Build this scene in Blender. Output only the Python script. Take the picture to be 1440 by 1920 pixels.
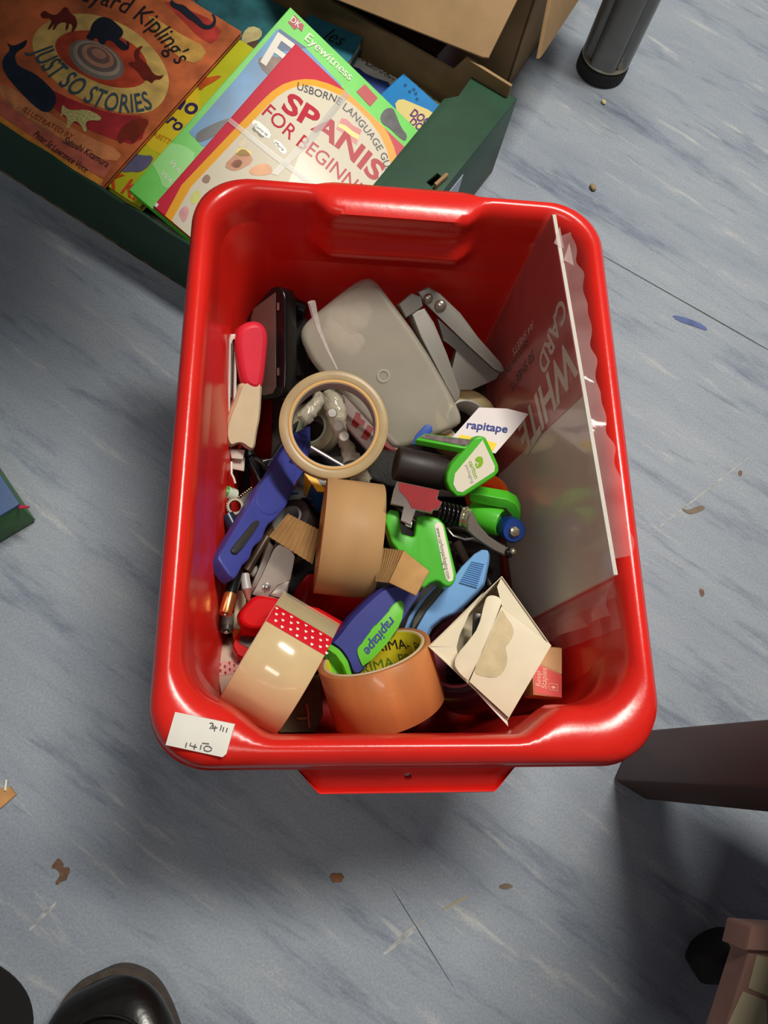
import bpy, bmesh, math, random
from mathutils import Vector, Matrix, noise
random.seed(7)
PI = math.pi
for o in list(bpy.data.objects): bpy.data.objects.remove(o)
scn = bpy.context.scene
COL = scn.collection
# ------------------------------------------------------------------ camera
FPX, CAMH = 1400.0, 0.80
def _axes(nad, vp):
    up = -Vector((nad[0]-720, -(nad[1]-960), -FPX)).normalized()
    y = Vector((vp[0]-720, -(vp[1]-960), -FPX)); y = (y-up*y.dot(up)).normalized()
    return Matrix((y.cross(up), y, up))
ROT = _axes((545, 1430), (675, -3093))          # camera coords -> world (X across the red box, Y along it)
CAM = Vector((0, 0, CAMH))
cd = bpy.data.cameras.new('camera'); cam = bpy.data.objects.new('camera', cd); COL.objects.link(cam)
cd.sensor_fit = 'VERTICAL'; cd.sensor_height = 24.0; cd.lens = 24.0*FPX/1920.0; cd.clip_start = .01
cam.matrix_world = Matrix.Translation(CAM) @ ROT.to_4x4()
scn.camera = cam
# ------------------------------------------------------------------ world, lights, exposure
w = bpy.data.worlds.new('room'); scn.world = w; w.use_nodes = True
w.node_tree.nodes['Background'].inputs[0].default_value = (.80, .84, .92, 1)
w.node_tree.nodes['Background'].inputs[1].default_value = .10
def area(name, loc, size, sizey, power, col, rot=(0, 0, 0)):
    l = bpy.data.lights.new(name, 'AREA'); l.shape = 'RECTANGLE'; l.size = size; l.size_y = sizey
    l.energy = power; l.color = col
    o = bpy.data.objects.new(name, l); COL.objects.link(o); o.location = loc; o.rotation_euler = rot
    return o
area('ceiling_lamp_back_offscreen', (.70, .95, 2.55), .95, .28, 56, (1, .95, .86), (0, 0, math.radians(-33)))
area('ceiling_lamp_front_offscreen', (-.30, -.75, 2.55), .95, .28, 7, (1, .95, .86), (0, 0, math.radians(-33)))
scn.view_settings.view_transform = 'Standard'; scn.view_settings.look = 'None'
scn.view_settings.gamma = 1.0; scn.view_settings.exposure = 0.36
scn.view_settings.use_curve_mapping = False

# ------------------------------------------------------------------ helpers
def ray(u, v): return ROT @ Vector(((u-720)/FPX, -(v-960)/FPX, -1.0))
def P(u, v, z):
    d = ray(u, v); return CAM + d*((z-CAMH)/d.z)
def F(o, x, y):
    """frame: origin o, X towards x, plane holding y, normal towards the camera side"""
    X = (x-o).normalized(); Y = (y-o); Y = (Y-X*Y.dot(X)).normalized(); Z = X.cross(Y)
    if Z.dot(CAM-o) < 0: Y = -Y; Z = -Z
    m = Matrix((X, Y, Z)).transposed().to_4x4(); m.translation = o
    return m
def FY(o, x, ydown):
    Y = (o-ydown).normalized(); X = x-o; X = (X-Y*X.dot(Y)).normalized(); Z = X.cross(Y)
    m = Matrix((X, Y, Z)).transposed().to_4x4(); m.translation = o
    return m
def FN(o, n, x):
    Z = n.normalized(); X = (x-Z*x.dot(Z)).normalized(); Y = Z.cross(X)
    m = Matrix((X, Y, Z)).transposed().to_4x4(); m.translation = o
    return m
def FP(a, b, c): return F(P(*a), P(*b), P(*c))
def T(x, y, z): return Matrix.Translation((x, y, z))
def RZ(d): return Matrix.Rotation(math.radians(d), 4, 'Z')
def RX(d): return Matrix.Rotation(math.radians(d), 4, 'X')
def RY(d): return Matrix.Rotation(math.radians(d), 4, 'Y')
def onpl(M, u, v, z=0):
    n = M.col[2].to_3d(); o = M.translation + n*z; d = ray(u, v)
    p = CAM + d*((o-CAM).dot(n)/d.dot(n)); q = M.inverted() @ p
    return Vector((q.x, q.y))
def pl(M, pts, z=0): return [onpl(M, u, v, z) for u, v in pts]
def lin(c): return c/12.92 if c <= .04045 else ((c+.055)/1.055)**2.4
def C(r, g, b): return (lin(r/255), lin(g/255), lin(b/255), 1)
MATS = {}
def mt(key, rgb, rough=.5, metal=0, alpha=1, trans=0, coat=0, ior=1.45, var=0, vscale=40, bump=0, bscale=200, sub=0, stretch=None):
    if key in MATS: return MATS[key]
    m = bpy.data.materials.new(key); m.use_nodes = True; nt = m.node_tree; b = nt.nodes['Principled BSDF']
    b.inputs['Base Color'].default_value = C(*rgb); b.inputs['Roughness'].default_value = rough
    b.inputs['Metallic'].default_value = metal; b.inputs['Alpha'].default_value = alpha
    b.inputs['Transmission Weight'].default_value = trans; b.inputs['Coat Weight'].default_value = coat
    b.inputs['IOR'].default_value = ior; b.inputs['Subsurface Weight'].default_value = sub
    tc = nt.nodes.new('ShaderNodeTexCoord'); vec = tc.outputs['Object']
    if stretch:
        mp = nt.nodes.new('ShaderNodeMapping'); mp.inputs['Scale'].default_value = stretch
        nt.links.new(vec, mp.inputs['Vector']); vec = mp.outputs['Vector']
    if var:
        n = nt.nodes.new('ShaderNodeTexNoise'); n.inputs['Scale'].default_value = vscale; n.inputs['Detail'].default_value = 5
        r = nt.nodes.new('ShaderNodeValToRGB'); e = r.color_ramp.elements
        e[0].position = .3; e[1].position = .7
        e[0].color = C(*[max(0, c*(1-var)) for c in rgb]); e[1].color = C(*[min(255, c*(1+var*.6)) for c in rgb])
        nt.links.new(vec, n.inputs['Vector']); nt.links.new(n.outputs['Fac'], r.inputs['Fac']); nt.links.new(r.outputs['Color'], b.inputs['Base Color'])
    if bump:
        n2 = nt.nodes.new('ShaderNodeTexNoise'); n2.inputs['Scale'].default_value = bscale; n2.inputs['Detail'].default_value = 3
        bp = nt.nodes.new('ShaderNodeBump'); bp.inputs['Strength'].default_value = bump; bp.inputs['Distance'].default_value = .002
        nt.links.new(vec, n2.inputs['Vector']); nt.links.new(n2.outputs['Fac'], bp.inputs['Height']); nt.links.new(bp.outputs['Normal'], b.inputs['Normal'])
    MATS[key] = m; return m
WM = {}
def link(name, me, mat, parent=None, M=None, label=None):
    o = bpy.data.objects.new(name, me); COL.objects.link(o)
    if mat: me.materials.append(mat)
    M = M if M is not None else (WM[parent.name] if parent else Matrix())
    if parent:
        o.parent = parent; o.matrix_parent_inverse = WM[parent.name].inverted()
    o.matrix_basis = M; WM[o.name] = M.copy()
    if label: o['label'] = label
    return o
def obj(name, bm, mat, parent=None, M=None, smooth=True, label=None, ang=35):
    bmesh.ops.recalc_face_normals(bm, faces=bm.faces)
    me = bpy.data.meshes.new(name); bm.to_mesh(me); bm.free()
    if smooth:
        for p in me.polygons: p.use_smooth = len(p.vertices) < 9
        try: me.set_sharp_from_angle(angle=math.radians(ang))
        except Exception: pass
    return link(name, me, mat, parent, M, label)
def thing(name, label, cat, M=None, group=None):
    o = bpy.data.objects.new(name, None); COL.objects.link(o); o.empty_display_size = .02
    M = M if M is not None else Matrix(); o.matrix_basis = M; WM[o.name] = M.copy()
    return tag(o, label, cat, group)
def tag(o, label, cat, group=None):
    o['label'] = label; o['category'] = cat
    if group: o['group'] = group
    return o
def struct(o): o['kind'] = 'structure'; return o
# --- mesh builders
def box(sx, sy, sz, at=(0, 0, 0), bev=.001, seg=2, bm=None):
    b = bmesh.new(); bmesh.ops.create_cube(b, size=1)
    for v in b.verts: v.co = Vector((v.co.x*sx, v.co.y*sy, v.co.z*sz))+Vector(at)
    if bev: bmesh.ops.bevel(b, geom=b.edges[:], offset=bev, segments=seg, profile=.5, affect='EDGES', clamp_overlap=True)
    return merge(bm, b)
def merge(bm, b):
    if bm is None: return b
    me = bpy.data.meshes.new('t'); b.to_mesh(me); b.free(); bm.from_mesh(me); bpy.data.meshes.remove(me); return bm
def area2(p): return sum(p[i].x*p[(i+1) % len(p)].y-p[(i+1) % len(p)].x*p[i].y for i in range(len(p)))
def chaikin(p, n=1):
    for _ in range(n):
        q = []
        for i in range(len(p)):
            a, b = p[i], p[(i+1) % len(p)]; q += [a*.75+b*.25, a*.25+b*.75]
        p = q
    return p
def prism(pts, th, z0=0, bev=.0008, seg=2, both=False, bm=None):
    """outline at z0, extruded down by th; top rim (and bottom when both) rounded"""
    pts = [Vector((p[0], p[1])) for p in pts]
    if area2(pts) < 0: pts = pts[::-1]
    b = bmesh.new()
    tv = [b.verts.new((p.x, p.y, z0)) for p in pts]; bv = [b.verts.new((p.x, p.y, z0-th)) for p in pts]
    n = len(pts); b.faces.new(tv); b.faces.new(bv[::-1])
    for i in range(n): b.faces.new((tv[i], bv[i], bv[(i+1) % n], tv[(i+1) % n]))
    if bev:
        s = set(tv); s2 = set(bv)
        ed = [e for e in b.edges if (e.verts[0] in s and e.verts[1] in s) or (both and e.verts[0] in s2 and e.verts[1] in s2)]
        bmesh.ops.bevel(b, geom=ed, offset=bev, segments=seg, profile=.5, affect='EDGES', clamp_overlap=True)
    return merge(bm, b)
def resample(p, n):
    cum = [0]
    for i in range(len(p)): cum.append(cum[-1]+(p[(i+1) % len(p)]-p[i]).length)
    out = []; k = 0
    for i in range(n):
        t = cum[-1]*i/n
        while cum[k+1] < t: k += 1
        f = (t-cum[k])/max(cum[k+1]-cum[k], 1e-9); out.append(p[k].lerp(p[(k+1) % len(p)], f))
    return out
def crosses(p):
    n = len(p)
    def o(a, b, c): return (b.x-a.x)*(c.y-a.y)-(b.y-a.y)*(c.x-a.x)
    for i in range(n):
        a, b = p[i], p[(i+1) % n]
        for j in range(i+2, n):
            if i == 0 and j == n-1: continue
            c, d = p[j], p[(j+1) % n]
            if max(a.x, b.x) < min(c.x, d.x) or max(c.x, d.x) < min(a.x, b.x): continue
            if o(a, b, c)*o(a, b, d) < 0 and o(c, d, a)*o(c, d, b) < 0: return True
    return False
def pillow(pts, th, z0=0, bev=.004, seg=5, n=80):
    """outline extruded down by th with a generously rounded top rim (shrinking, smoothed loops)"""
    p = [Vector((q[0], q[1])) for q in pts]
    if area2(p) < 0: p = p[::-1]
    p = resample(p, n); loops = [[Vector((q.x, q.y, z0-th)) for q in p], [Vector((q.x, q.y, z0-bev)) for q in p]]
    prev = 0
    for k in range(1, seg+1):
        a = PI/2*k/seg; off = bev*(1-math.cos(a)); d = off-prev; prev = off; q = []
        for i in range(n):
            t = (p[(i+1) % n]-p[i-1]).normalized(); q.append(p[i]+Vector((-t.y, t.x))*d)
        q = [q[i]*.6+(q[i-1]+q[(i+1) % n])*.2 for i in range(n)] if bev > .0025 else q
        if not crosses(q): p = q
        loops.append([Vector((v.x, v.y, z0-bev*(1-math.sin(a)))) for v in p])
    return loft(loops)
def lathe(prof, n=48, bm=None, closed=False):
    b = bmesh.new(); rings = []
    for r, z in prof:
        if r < 1e-6: rings.append([b.verts.new((0, 0, z))])
        else: rings.append([b.verts.new((r*math.cos(2*PI*i/n), r*math.sin(2*PI*i/n), z)) for i in range(n)])
    if closed: rings.append(rings[0])
    for a, c in zip(rings, rings[1:]):
        for i in range(n):
            j = (i+1) % n
            if len(a) == 1 and len(c) == 1: continue
            if len(a) == 1: b.faces.new((a[0], c[i], c[j]))
            elif len(c) == 1: b.faces.new((a[i], a[j], c[0]))
            else: b.faces.new((a[i], a[j], c[j], c[i]))
    return merge(bm, b)
def cyl(r, h, z0=0, n=32, bev=.0006, bm=None):
    return lathe([(0, z0), (r-bev, z0), (r, z0+bev), (r, z0+h-bev), (r-bev, z0+h), (0, z0+h)], n, bm)
def ring(ri, ro, h, z0=0, n=72, bev=.0003, bm=None):
    return lathe([(ri, z0+bev), (ri+bev, z0), (ro-bev, z0), (ro, z0+bev), (ro, z0+h-bev), (ro-bev, z0+h), (ri+bev, z0+h), (ri, z0+h-bev)], n, bm, True)
def sweep(path, rad, n=10, bm=None, cap=True):
    b = bmesh.new(); rings = []; path = [Vector(p) for p in path]
    prev = None
    for i, p in enumerate(path):
        t = (path[min(i+1, len(path)-1)]-path[max(i-1, 0)]).normalized()
        if prev is None:
            a = Vector((0, 0, 1)) if abs(t.z) < .9 else Vector((1, 0, 0)); x = t.cross(a).normalized()
        else: x = (prev-t*prev.dot(t)).normalized()
        prev = x; y = t.cross(x); r = rad(i/(len(path)-1)) if callable(rad) else rad
        rings.append([b.verts.new(p+(x*math.cos(2*PI*k/n)+y*math.sin(2*PI*k/n))*r) for k in range(n)])
    for a, c in zip(rings, rings[1:]):
        for k in range(n): b.faces.new((a[k], a[(k+1) % n], c[(k+1) % n], c[k]))
    if cap: b.faces.new(rings[0][::-1]); b.faces.new(rings[-1])
    return merge(bm, b)
def ball(r, c=(0, 0, 0), sc=(1, 1, 1), bm=None, seg=16):
    b = bmesh.new(); bmesh.ops.create_uvsphere(b, u_segments=seg, v_segments=seg//2+2, radius=r)
    for v in b.verts: v.co = Vector((v.co.x*sc[0], v.co.y*sc[1], v.co.z*sc[2]))+Vector(c)
    return merge(bm, b)
def loft(loops, bm=None, cap0=True, cap1=True):
    b = bmesh.new(); rs = [[b.verts.new(p) for p in l] for l in loops]
    for a, c in zip(rs, rs[1:]):
        n = len(a)
        for i in range(n): b.faces.new((a[i], a[(i+1) % n], c[(i+1) % n], c[i]))
    if cap0: b.faces.new(rs[0][::-1])
    if cap1: b.faces.new(rs[-1])
    return merge(bm, b)
def grid(fn, nu, nv, bm=None):
    b = bmesh.new(); g = [[b.verts.new(fn(i/nu, j/nv)) for j in range(nv+1)] for i in range(nu+1)]
    for i in range(nu):
        for j in range(nv): b.faces.new((g[i][j], g[i+1][j], g[i+1][j+1], g[i][j+1]))
    return merge(bm, b)
def drill(o, cutter, M):
    """cut a real hole: o minus the closed cutter mesh (given in frame M)"""
    bmesh.ops.recalc_face_normals(cutter, faces=cutter.faces)
    me = bpy.data.meshes.new('cut'); cutter.to_mesh(me); cutter.free(); c = bpy.data.objects.new('cut', me); COL.objects.link(c); c.matrix_basis = M
    md = o.modifiers.new('cut', 'BOOLEAN'); md.operation = 'DIFFERENCE'; md.solver = 'EXACT'; md.object = c
    bpy.context.view_layer.update(); new = bpy.data.meshes.new_from_object(o.evaluated_get(bpy.context.evaluated_depsgraph_get()))
    o.modifiers.remove(md); o.data = new; new.name = o.name; bpy.data.objects.remove(c); bpy.data.meshes.remove(me)
def tub_shell(pts, th, bev, seg, wall):
    def loops_of(p, z0, t):
        n = len(p); L = [[Vector((q.x, q.y, -t)) for q in p], [Vector((q.x, q.y, z0-bev)) for q in p]]; prev = 0
        for k in range(1, seg+1):
            a = PI/2*k/seg; off = bev*(1-math.cos(a)); d = off-prev; prev = off; q = []
            for i in range(n):
                tt_ = (p[(i+1) % n]-p[i-1]).normalized(); q.append(p[i]+Vector((-tt_.y, tt_.x))*d)
            p = q; L.append([Vector((v.x, v.y, z0-bev*(1-math.sin(a)))) for v in p])
        return L
    p = [Vector((q[0], q[1])) for q in pts]
    if area2(p) < 0: p = p[::-1]
    p = resample(p, 90); n = len(p); inn = []
    for i in range(n):
        tt_ = (p[(i+1) % n]-p[i-1]).normalized(); inn.append(p[i]+Vector((-tt_.y, tt_.x))*wall)
    a, b = loops_of(p, 0, th), loops_of(inn, -wall, th); m = bmesh.new()
    ra = [[m.verts.new(v) for v in l] for l in a]; rb_ = [[m.verts.new(v) for v in l] for l in b]
    for R in (ra, rb_):
        for x, y in zip(R, R[1:]):
            for i in range(n): m.faces.new((x[i], x[(i+1) % n], y[(i+1) % n], y[i]))
        m.faces.new(R[-1])
    for i in range(n): m.faces.new((ra[0][i], ra[0][(i+1) % n], rb_[0][(i+1) % n], rb_[0][i]))
    return m
def flat(parent, name, mat, pts, z, M=None, th=.0002, label=None):
    return obj(name, prism(pts, th, z, bev=0), mat, parent, M, smooth=False, label=label)
RECT = {}
def clip_rect(p, r):
    for ax, lim, sg in ((0, r[0], 1), (0, r[1], -1), (1, r[2], 1), (1, r[3], -1)):
        q = []
        for i in range(len(p)):
            a, b = p[i-1], p[i]; da, db = sg*(a[ax]-lim), sg*(b[ax]-lim)
            if (da < 0) != (db < 0): q.append(a.lerp(b, da/(da-db)))
            if db >= 0: q.append(b)
        p = q
        if len(p) < 3: return p
    return p
def flatpx(parent, name, mat, M, px, z=.0003, sm=0, th=.0002):
    p = pl(M, px); p = chaikin(p, sm) if sm else p
    if parent.name in RECT: p = clip_rect(p, RECT[parent.name])
    if len(p) < 3: return None
    return flat(parent, name, mat, p, z, M, th)
def traced(name, mat, M, px, th, parent=None, bev=.001, seg=3, zoff=0, sm=0, both=False, label=None, ang=35):
    p = pl(M, px, zoff); p = chaikin(p, sm) if sm else p
    if bev >= .0018 and not both: return obj(name, pillow(p, th, zoff, bev, max(seg, 4)), mat, parent, M, label=label, ang=60)
    return obj(name, prism(p, th, zoff, bev, seg, both), mat, parent, M, label=label, ang=ang)
# --- lettering
_TX = {}
def glyphs(s, bold=0, shear=0):
    k = (s, bold, shear)
    if k in _TX: return _TX[k]
    c = bpy.data.curves.new('t', 'FONT'); c.body = s; c.size = 1; c.offset = bold; c.shear = shear; c.resolution_u = 3
    o = bpy.data.objects.new('t', c); me = bpy.data.meshes.new_from_object(o)
    vs = [Vector((v.co.x, v.co.y)) for v in me.vertices]; fs = [tuple(p.vertices) for p in me.polygons]
    bpy.data.objects.remove(o); bpy.data.curves.remove(c); bpy.data.meshes.remove(me)
    x0 = min(v.x for v in vs); vs = [Vector((v.x-x0, v.y)) for v in vs]
    _TX[k] = (vs, fs, max(v.x for v in vs)); return _TX[k]
def letter_map(parent, s, mat, fn, M, bold=0, shear=0, name='lettering'):
    vs, fs, wd = glyphs(s, bold, shear)
    vv = [fn(v.x, v.y, wd) for v in vs]
    if parent.name in RECT:
        r = RECT[parent.name]; fs = [f for f in fs if all(r[0] <= vv[i][0] <= r[1] and r[2] <= vv[i][1] <= r[3] for i in f)]
    me = bpy.data.meshes.new(name); me.from_pydata(vv, [], fs); me.update()
    return link(name, me, mat, parent, M)
def txpx(parent, s, mat, M, a, b, z=.0006, hs=1, bold=0, shear=0):
    """lettering on plane M, baseline from pixel a to pixel b"""
    p, q = onpl(M, *a), onpl(M, *b); d = q-p; L = d.length; d /= L; n = Vector((-d.y, d.x))
    def fn(x, y, wd):
        k = L/wd; r = p+d*x*k+n*y*k*hs; return (r.x, r.y, z)
    return letter_map(parent, s, mat, fn, M, bold, shear)
def txpath(parent, s, mat, M, px, h, z=.0006, bold=0):
    pts = pl(M, px); cum = [0]
    for a, b in zip(pts, pts[1:]): cum.append(cum[-1]+(b-a).length)
    def fn(x, y, wd):
        t = x/wd*cum[-1]; i = 0
        while i < len(pts)-2 and cum[i+1] < t: i += 1
        f = (t-cum[i])/(cum[i+1]-cum[i]); d = (pts[i+1]-pts[i])
        # blend tangents for a smooth bend
        da = (pts[i+1]-pts[max(i-1, 0)]).normalized(); db = (pts[min(i+2, len(pts)-1)]-pts[i]).normalized()
        tt = (da*(1-f)+db*f).normalized(); r = pts[i]+d*f+Vector((-tt.y, tt.x))*y*h
        return (r.x, r.y, z)
    return letter_map(parent, s, mat, fn, M, bold)
def ell(cx, cy, rx, ry, a=0, n=28):
    a = math.radians(a)
    return [(cx+rx*math.cos(t)*math.cos(a)-ry*math.sin(t)*math.sin(a), cy+rx*math.cos(t)*math.sin(a)+ry*math.sin(t)*math.cos(a)) for t in [2*PI*i/n for i in range(n)]]

# ------------------------------------------------------------------ floor
def floor_mat():
    m = bpy.data.materials.new('blue_vinyl'); m.use_nodes = True; nt = m.node_tree; N = nt.nodes; L = nt.links; b = N['Principled BSDF']
    tc = N.new('ShaderNodeTexCoord')
    def nz(scale, det, rot, sc, rough=.55):
        mp = N.new('ShaderNodeMapping'); mp.vector_type = 'TEXTURE'; mp.inputs['Rotation'].default_value = (0, 0, math.radians(-rot)); mp.inputs['Scale'].default_value = (sc[1], 1, 1)
        n = N.new('ShaderNodeTexNoise'); n.inputs['Scale'].default_value = scale; n.inputs['Detail'].default_value = det; n.inputs['Roughness'].default_value = rough
        L.new(tc.outputs['Object'], mp.inputs['Vector']); L.new(mp.outputs['Vector'], n.inputs['Vector']); return n.outputs['Fac']
    def ramp(f, stops):
        r = N.new('ShaderNodeValToRGB'); e = r.color_ramp.elements
        while len(e) < len(stops): e.new(.5)
        for k, (p, c) in enumerate(stops): e[k].position = p; e[k].color = c
        L.new(f, r.inputs['Fac']); return r.outputs['Color']
    def mix(a, c, f, mode='MIX'):
        x = N.new('ShaderNodeMix'); x.data_type = 'RGBA'; x.blend_type = mode
        L.new(a, x.inputs[6]); L.new(c, x.inputs[7])
        if isinstance(f, (int, float)): x.inputs[0].default_value = f
        else: L.new(f, x.inputs[0])
        return x.outputs[2]
    base = ramp(nz(10, 7, 33, (1, 3.4, 1), .62), [(.3, C(108, 120, 140)), (.52, C(148, 157, 168)), (.72, C(176, 181, 184))])
    streak = ramp(nz(24, 8, 35, (1, 5.5, 1), .72), [(.30, C(78, 90, 112)), (.47, C(148, 157, 168)), (.60, C(156, 163, 172)), (.74, C(200, 200, 194))])
    col = mix(base, streak, .68)
    fleck = nz(46, 5, 38, (1, 7.5, 1), .62)
    fm = ramp(fleck, [(.60, (0, 0, 0, 1)), (.71, (1, 1, 1, 1))]); white = N.new('ShaderNodeRGB'); white.outputs[0].default_value = C(204, 204, 198)
    f2 = N.new('ShaderNodeMath'); f2.operation = 'MULTIPLY'; L.new(fm, f2.inputs[0]); f2.inputs[1].default_value = .55
    col = mix(col, white.outputs[0], f2.outputs[0])
    dk = ramp(nz(38, 5, 31, (1, 6.5, 1), .62), [(.29, (1, 1, 1, 1)), (.39, (0, 0, 0, 1))]); dark = N.new('ShaderNodeRGB'); dark.outputs[0].default_value = C(92, 100, 116)
    f3 = N.new('ShaderNodeMath'); f3.operation = 'MULTIPLY'; L.new(dk, f3.inputs[0]); f3.inputs[1].default_value = .6
    col = mix(col, dark.outputs[0], f3.outputs[0])
    fine = ramp(nz(420, 2, 0, (1, 1, 1)), [(.35, C(188, 188, 188)), (.65, C(255, 255, 255))])
    col = mix(col, fine, .35, 'MULTIPLY')
    L.new(col, b.inputs['Base Color'])
    rr = N.new('ShaderNodeMapRange'); rr.inputs[3].default_value = .36; rr.inputs[4].default_value = .55; L.new(nz(18, 4, 33, (1, 3, 1)), rr.inputs[0]); L.new(rr.outputs[0], b.inputs['Roughness'])
    b.inputs['Specular IOR Level'].default_value = .4
    bp = N.new('ShaderNodeBump'); bp.inputs['Strength'].default_value = .08; bp.inputs['Distance'].default_value = .002
    L.new(nz(60, 4, 33, (1, 3, 1)), bp.inputs['Height']); L.new(bp.outputs['Normal'], b.inputs['Normal'])
    return m
bm = bmesh.new(); bmesh.ops.create_grid(bm, x_segments=1, y_segments=1, size=2.4)
floor = struct(obj('floor', bm, floor_mat(), smooth=False)); floor['label'] = 'blue marbled vinyl floor with grey and white streaks'
dirt = mt('seam_dirt', (74, 72, 74), .8, var=.25, vscale=90)
def strip_on_floor(name, a, b, wd, mat, par=floor, z=.0004):
    p, q = P(*a, 0), P(*b, 0); d = (q-p).normalized(); n = Vector((-d.y, d.x, 0))*wd/2
    pts = []
    for i in range(13):
        c = p+(q-p)*i/12; pts.append(c+n*(.25+.9*math.sin(PI*i/12)+.15*math.sin(i*1.1)))
    for i in range(12, -1, -1):
        c = p+(q-p)*i/12; pts.append(c-n*(.25+.6*math.sin(PI*i/12)+.15*math.sin(i*.9)))
    return obj(name, prism([(v.x, v.y) for v in pts], .0004, z, bev=0), mat, par, Matrix(), smooth=False)
strip_on_floor('seam', (1120, 474), (1500, 690), .0016, dirt)
scuffm = mt('scuff', (166, 168, 168), .7, var=.2, vscale=120)
strip_on_floor('scuff_mark', (1215, 1005), (1420, 845), .0022, scuffm)
strip_on_floor('scuff_mark', (718, 1790), (800, 1722), .005, scuffm)
strip_on_floor('scuff_mark', (830, 1706), (885, 1676), .0022, mt('scuff_yellow', (168, 158, 128), .7))
strip_on_floor('scuff_mark', (55, 1745), (108, 1690), .004, scuffm)
strip_on_floor('scuff_mark', (735, 1665), (850, 1850), .0008, dirt)
def blot(px, mat, z=.0007):
    p = chaikin([Vector(P(u, v, 0)[:2]) for u, v in px], 1)
    return obj('stain', prism(p, .0006, z, bev=0), mat, floor, Matrix(), smooth=False)
brown = mt('brown_stain', (112, 82, 62), .6, var=.2, vscale=200)
blot([(97, 1624), (103, 1616), (109, 1608), (114, 1612), (120, 1620), (118, 1627), (130, 1625), (132, 1634), (126, 1644), (126, 1650), (116, 1652), (108, 1660), (103, 1655), (111, 1645), (113, 1638), (106, 1628), (99, 1629)], brown)
blot([(1275, 952), (1290, 957), (1305, 950), (1318, 948), (1322, 955), (1306, 962), (1294, 965), (1284, 960)], mt('tan_stain', (118, 104, 88), .7, var=.2))
blot([(1310, 1103), (1319, 1105), (1321, 1117), (1314, 1120)], brown)
blot([(1384, 883), (1391, 882), (1391, 892), (1385, 893)], brown)
blot([(1258, 590), (1290, 597), (1320, 610), (1328, 622), (1300, 612), (1270, 602)], mt('blue_scuff', (84, 100, 148), .6, var=.2))
blot([(935, 1660), (950, 1655), (965, 1662), (950, 1668), (938, 1666)], mt('tan_stain', (118, 104, 88)))
leaf = traced('leaf_scrap', mt('leaf', (150, 100, 62), .7, var=.2), FN(P(630, 1646, .002), Vector((0, 0, 1)), Vector((1, 0, 0))), [(618, 1644), (623, 1638), (632, 1639), (640, 1638), (645, 1645), (640, 1654), (630, 1653), (624, 1655)], .0018, bev=.0003)
tag(leaf, 'small flat orange-brown scrap lying on the bare floor', 'scrap')
def crumb(u, v, r, rgb, label):
    b = ball(r, sc=(1, 1.4, .8)); 
    for vv in b.verts: vv.co *= 1+.22*noise.noise(vv.co*600)
    o = obj('crumb', b, mt('crumb%d' % rgb[0], rgb, .8), M=T(*P(u, v, r*.72)) @ RZ(20)); tag(o, label, 'crumb')
crumb(1132, 191, .0032, (205, 190, 140), 'pale yellow crumb on the floor beside the metal table leg')
crumb(1112, 351, .0042, (150, 128, 96), 'brown pebble-like crumb on the floor near the green crate corner')

# ------------------------------------------------------------------ the red box
redp = mt('red_plastic', (216, 37, 28), .24, var=.05, vscale=14, bump=.05, bscale=160)
X0, X1, Y0, Y1 = -.0925, .2535, -.0035, .4585
def rr(e, ef, eb, r, z, nh=0, hf=0, hb=0, N=200):
    """rounded rectangle loop: side inset e, front inset ef, back inset eb; hf / hb extra inset inside handle windows"""
    x0, x1, y0, y1 = X0+e, X1-e, Y0+ef, Y1-eb
    out = []
    per = N//4
    cs = [(x1-r, y0+r, -90), (x1-r, y1-r, 0), (x0+r, y1-r, 90), (x0+r, y0+r, 180)]
    ncor = 14; nst = per-ncor
    for k in range(4):
        cx, cy, a0 = cs[k]
        for i in range(ncor):
            a = math.radians(a0+90*i/(ncor-1)); out.append(Vector((cx+r*math.cos(a), cy+r*math.sin(a), z)))
        nx, ny, na = cs[(k+1) % 4]; a = math.radians(a0+90)
        p = Vector((cx+r*math.cos(a), cy+r*math.sin(a), z)); q = Vector((nx+r*math.cos(a), ny+r*math.sin(a), z))
        for i in range(1, nst+1): out.append(p+(q-p)*i/(nst+1))
    def win(x, a, b, s):
        t = min(max((x-a)/s, 0), 1)*min(max((b-x)/s, 0), 1); return t*t*(3-2*t)
    for v in out:
        if v.y < (Y0+Y1)/2-.1: v.y += hf*win(v.x, -.047, .186, .036)
        if v.y > (Y0+Y1)/2+.1: v.y += -hb*win(v.x, .002, .152, .02)
    return out
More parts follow.
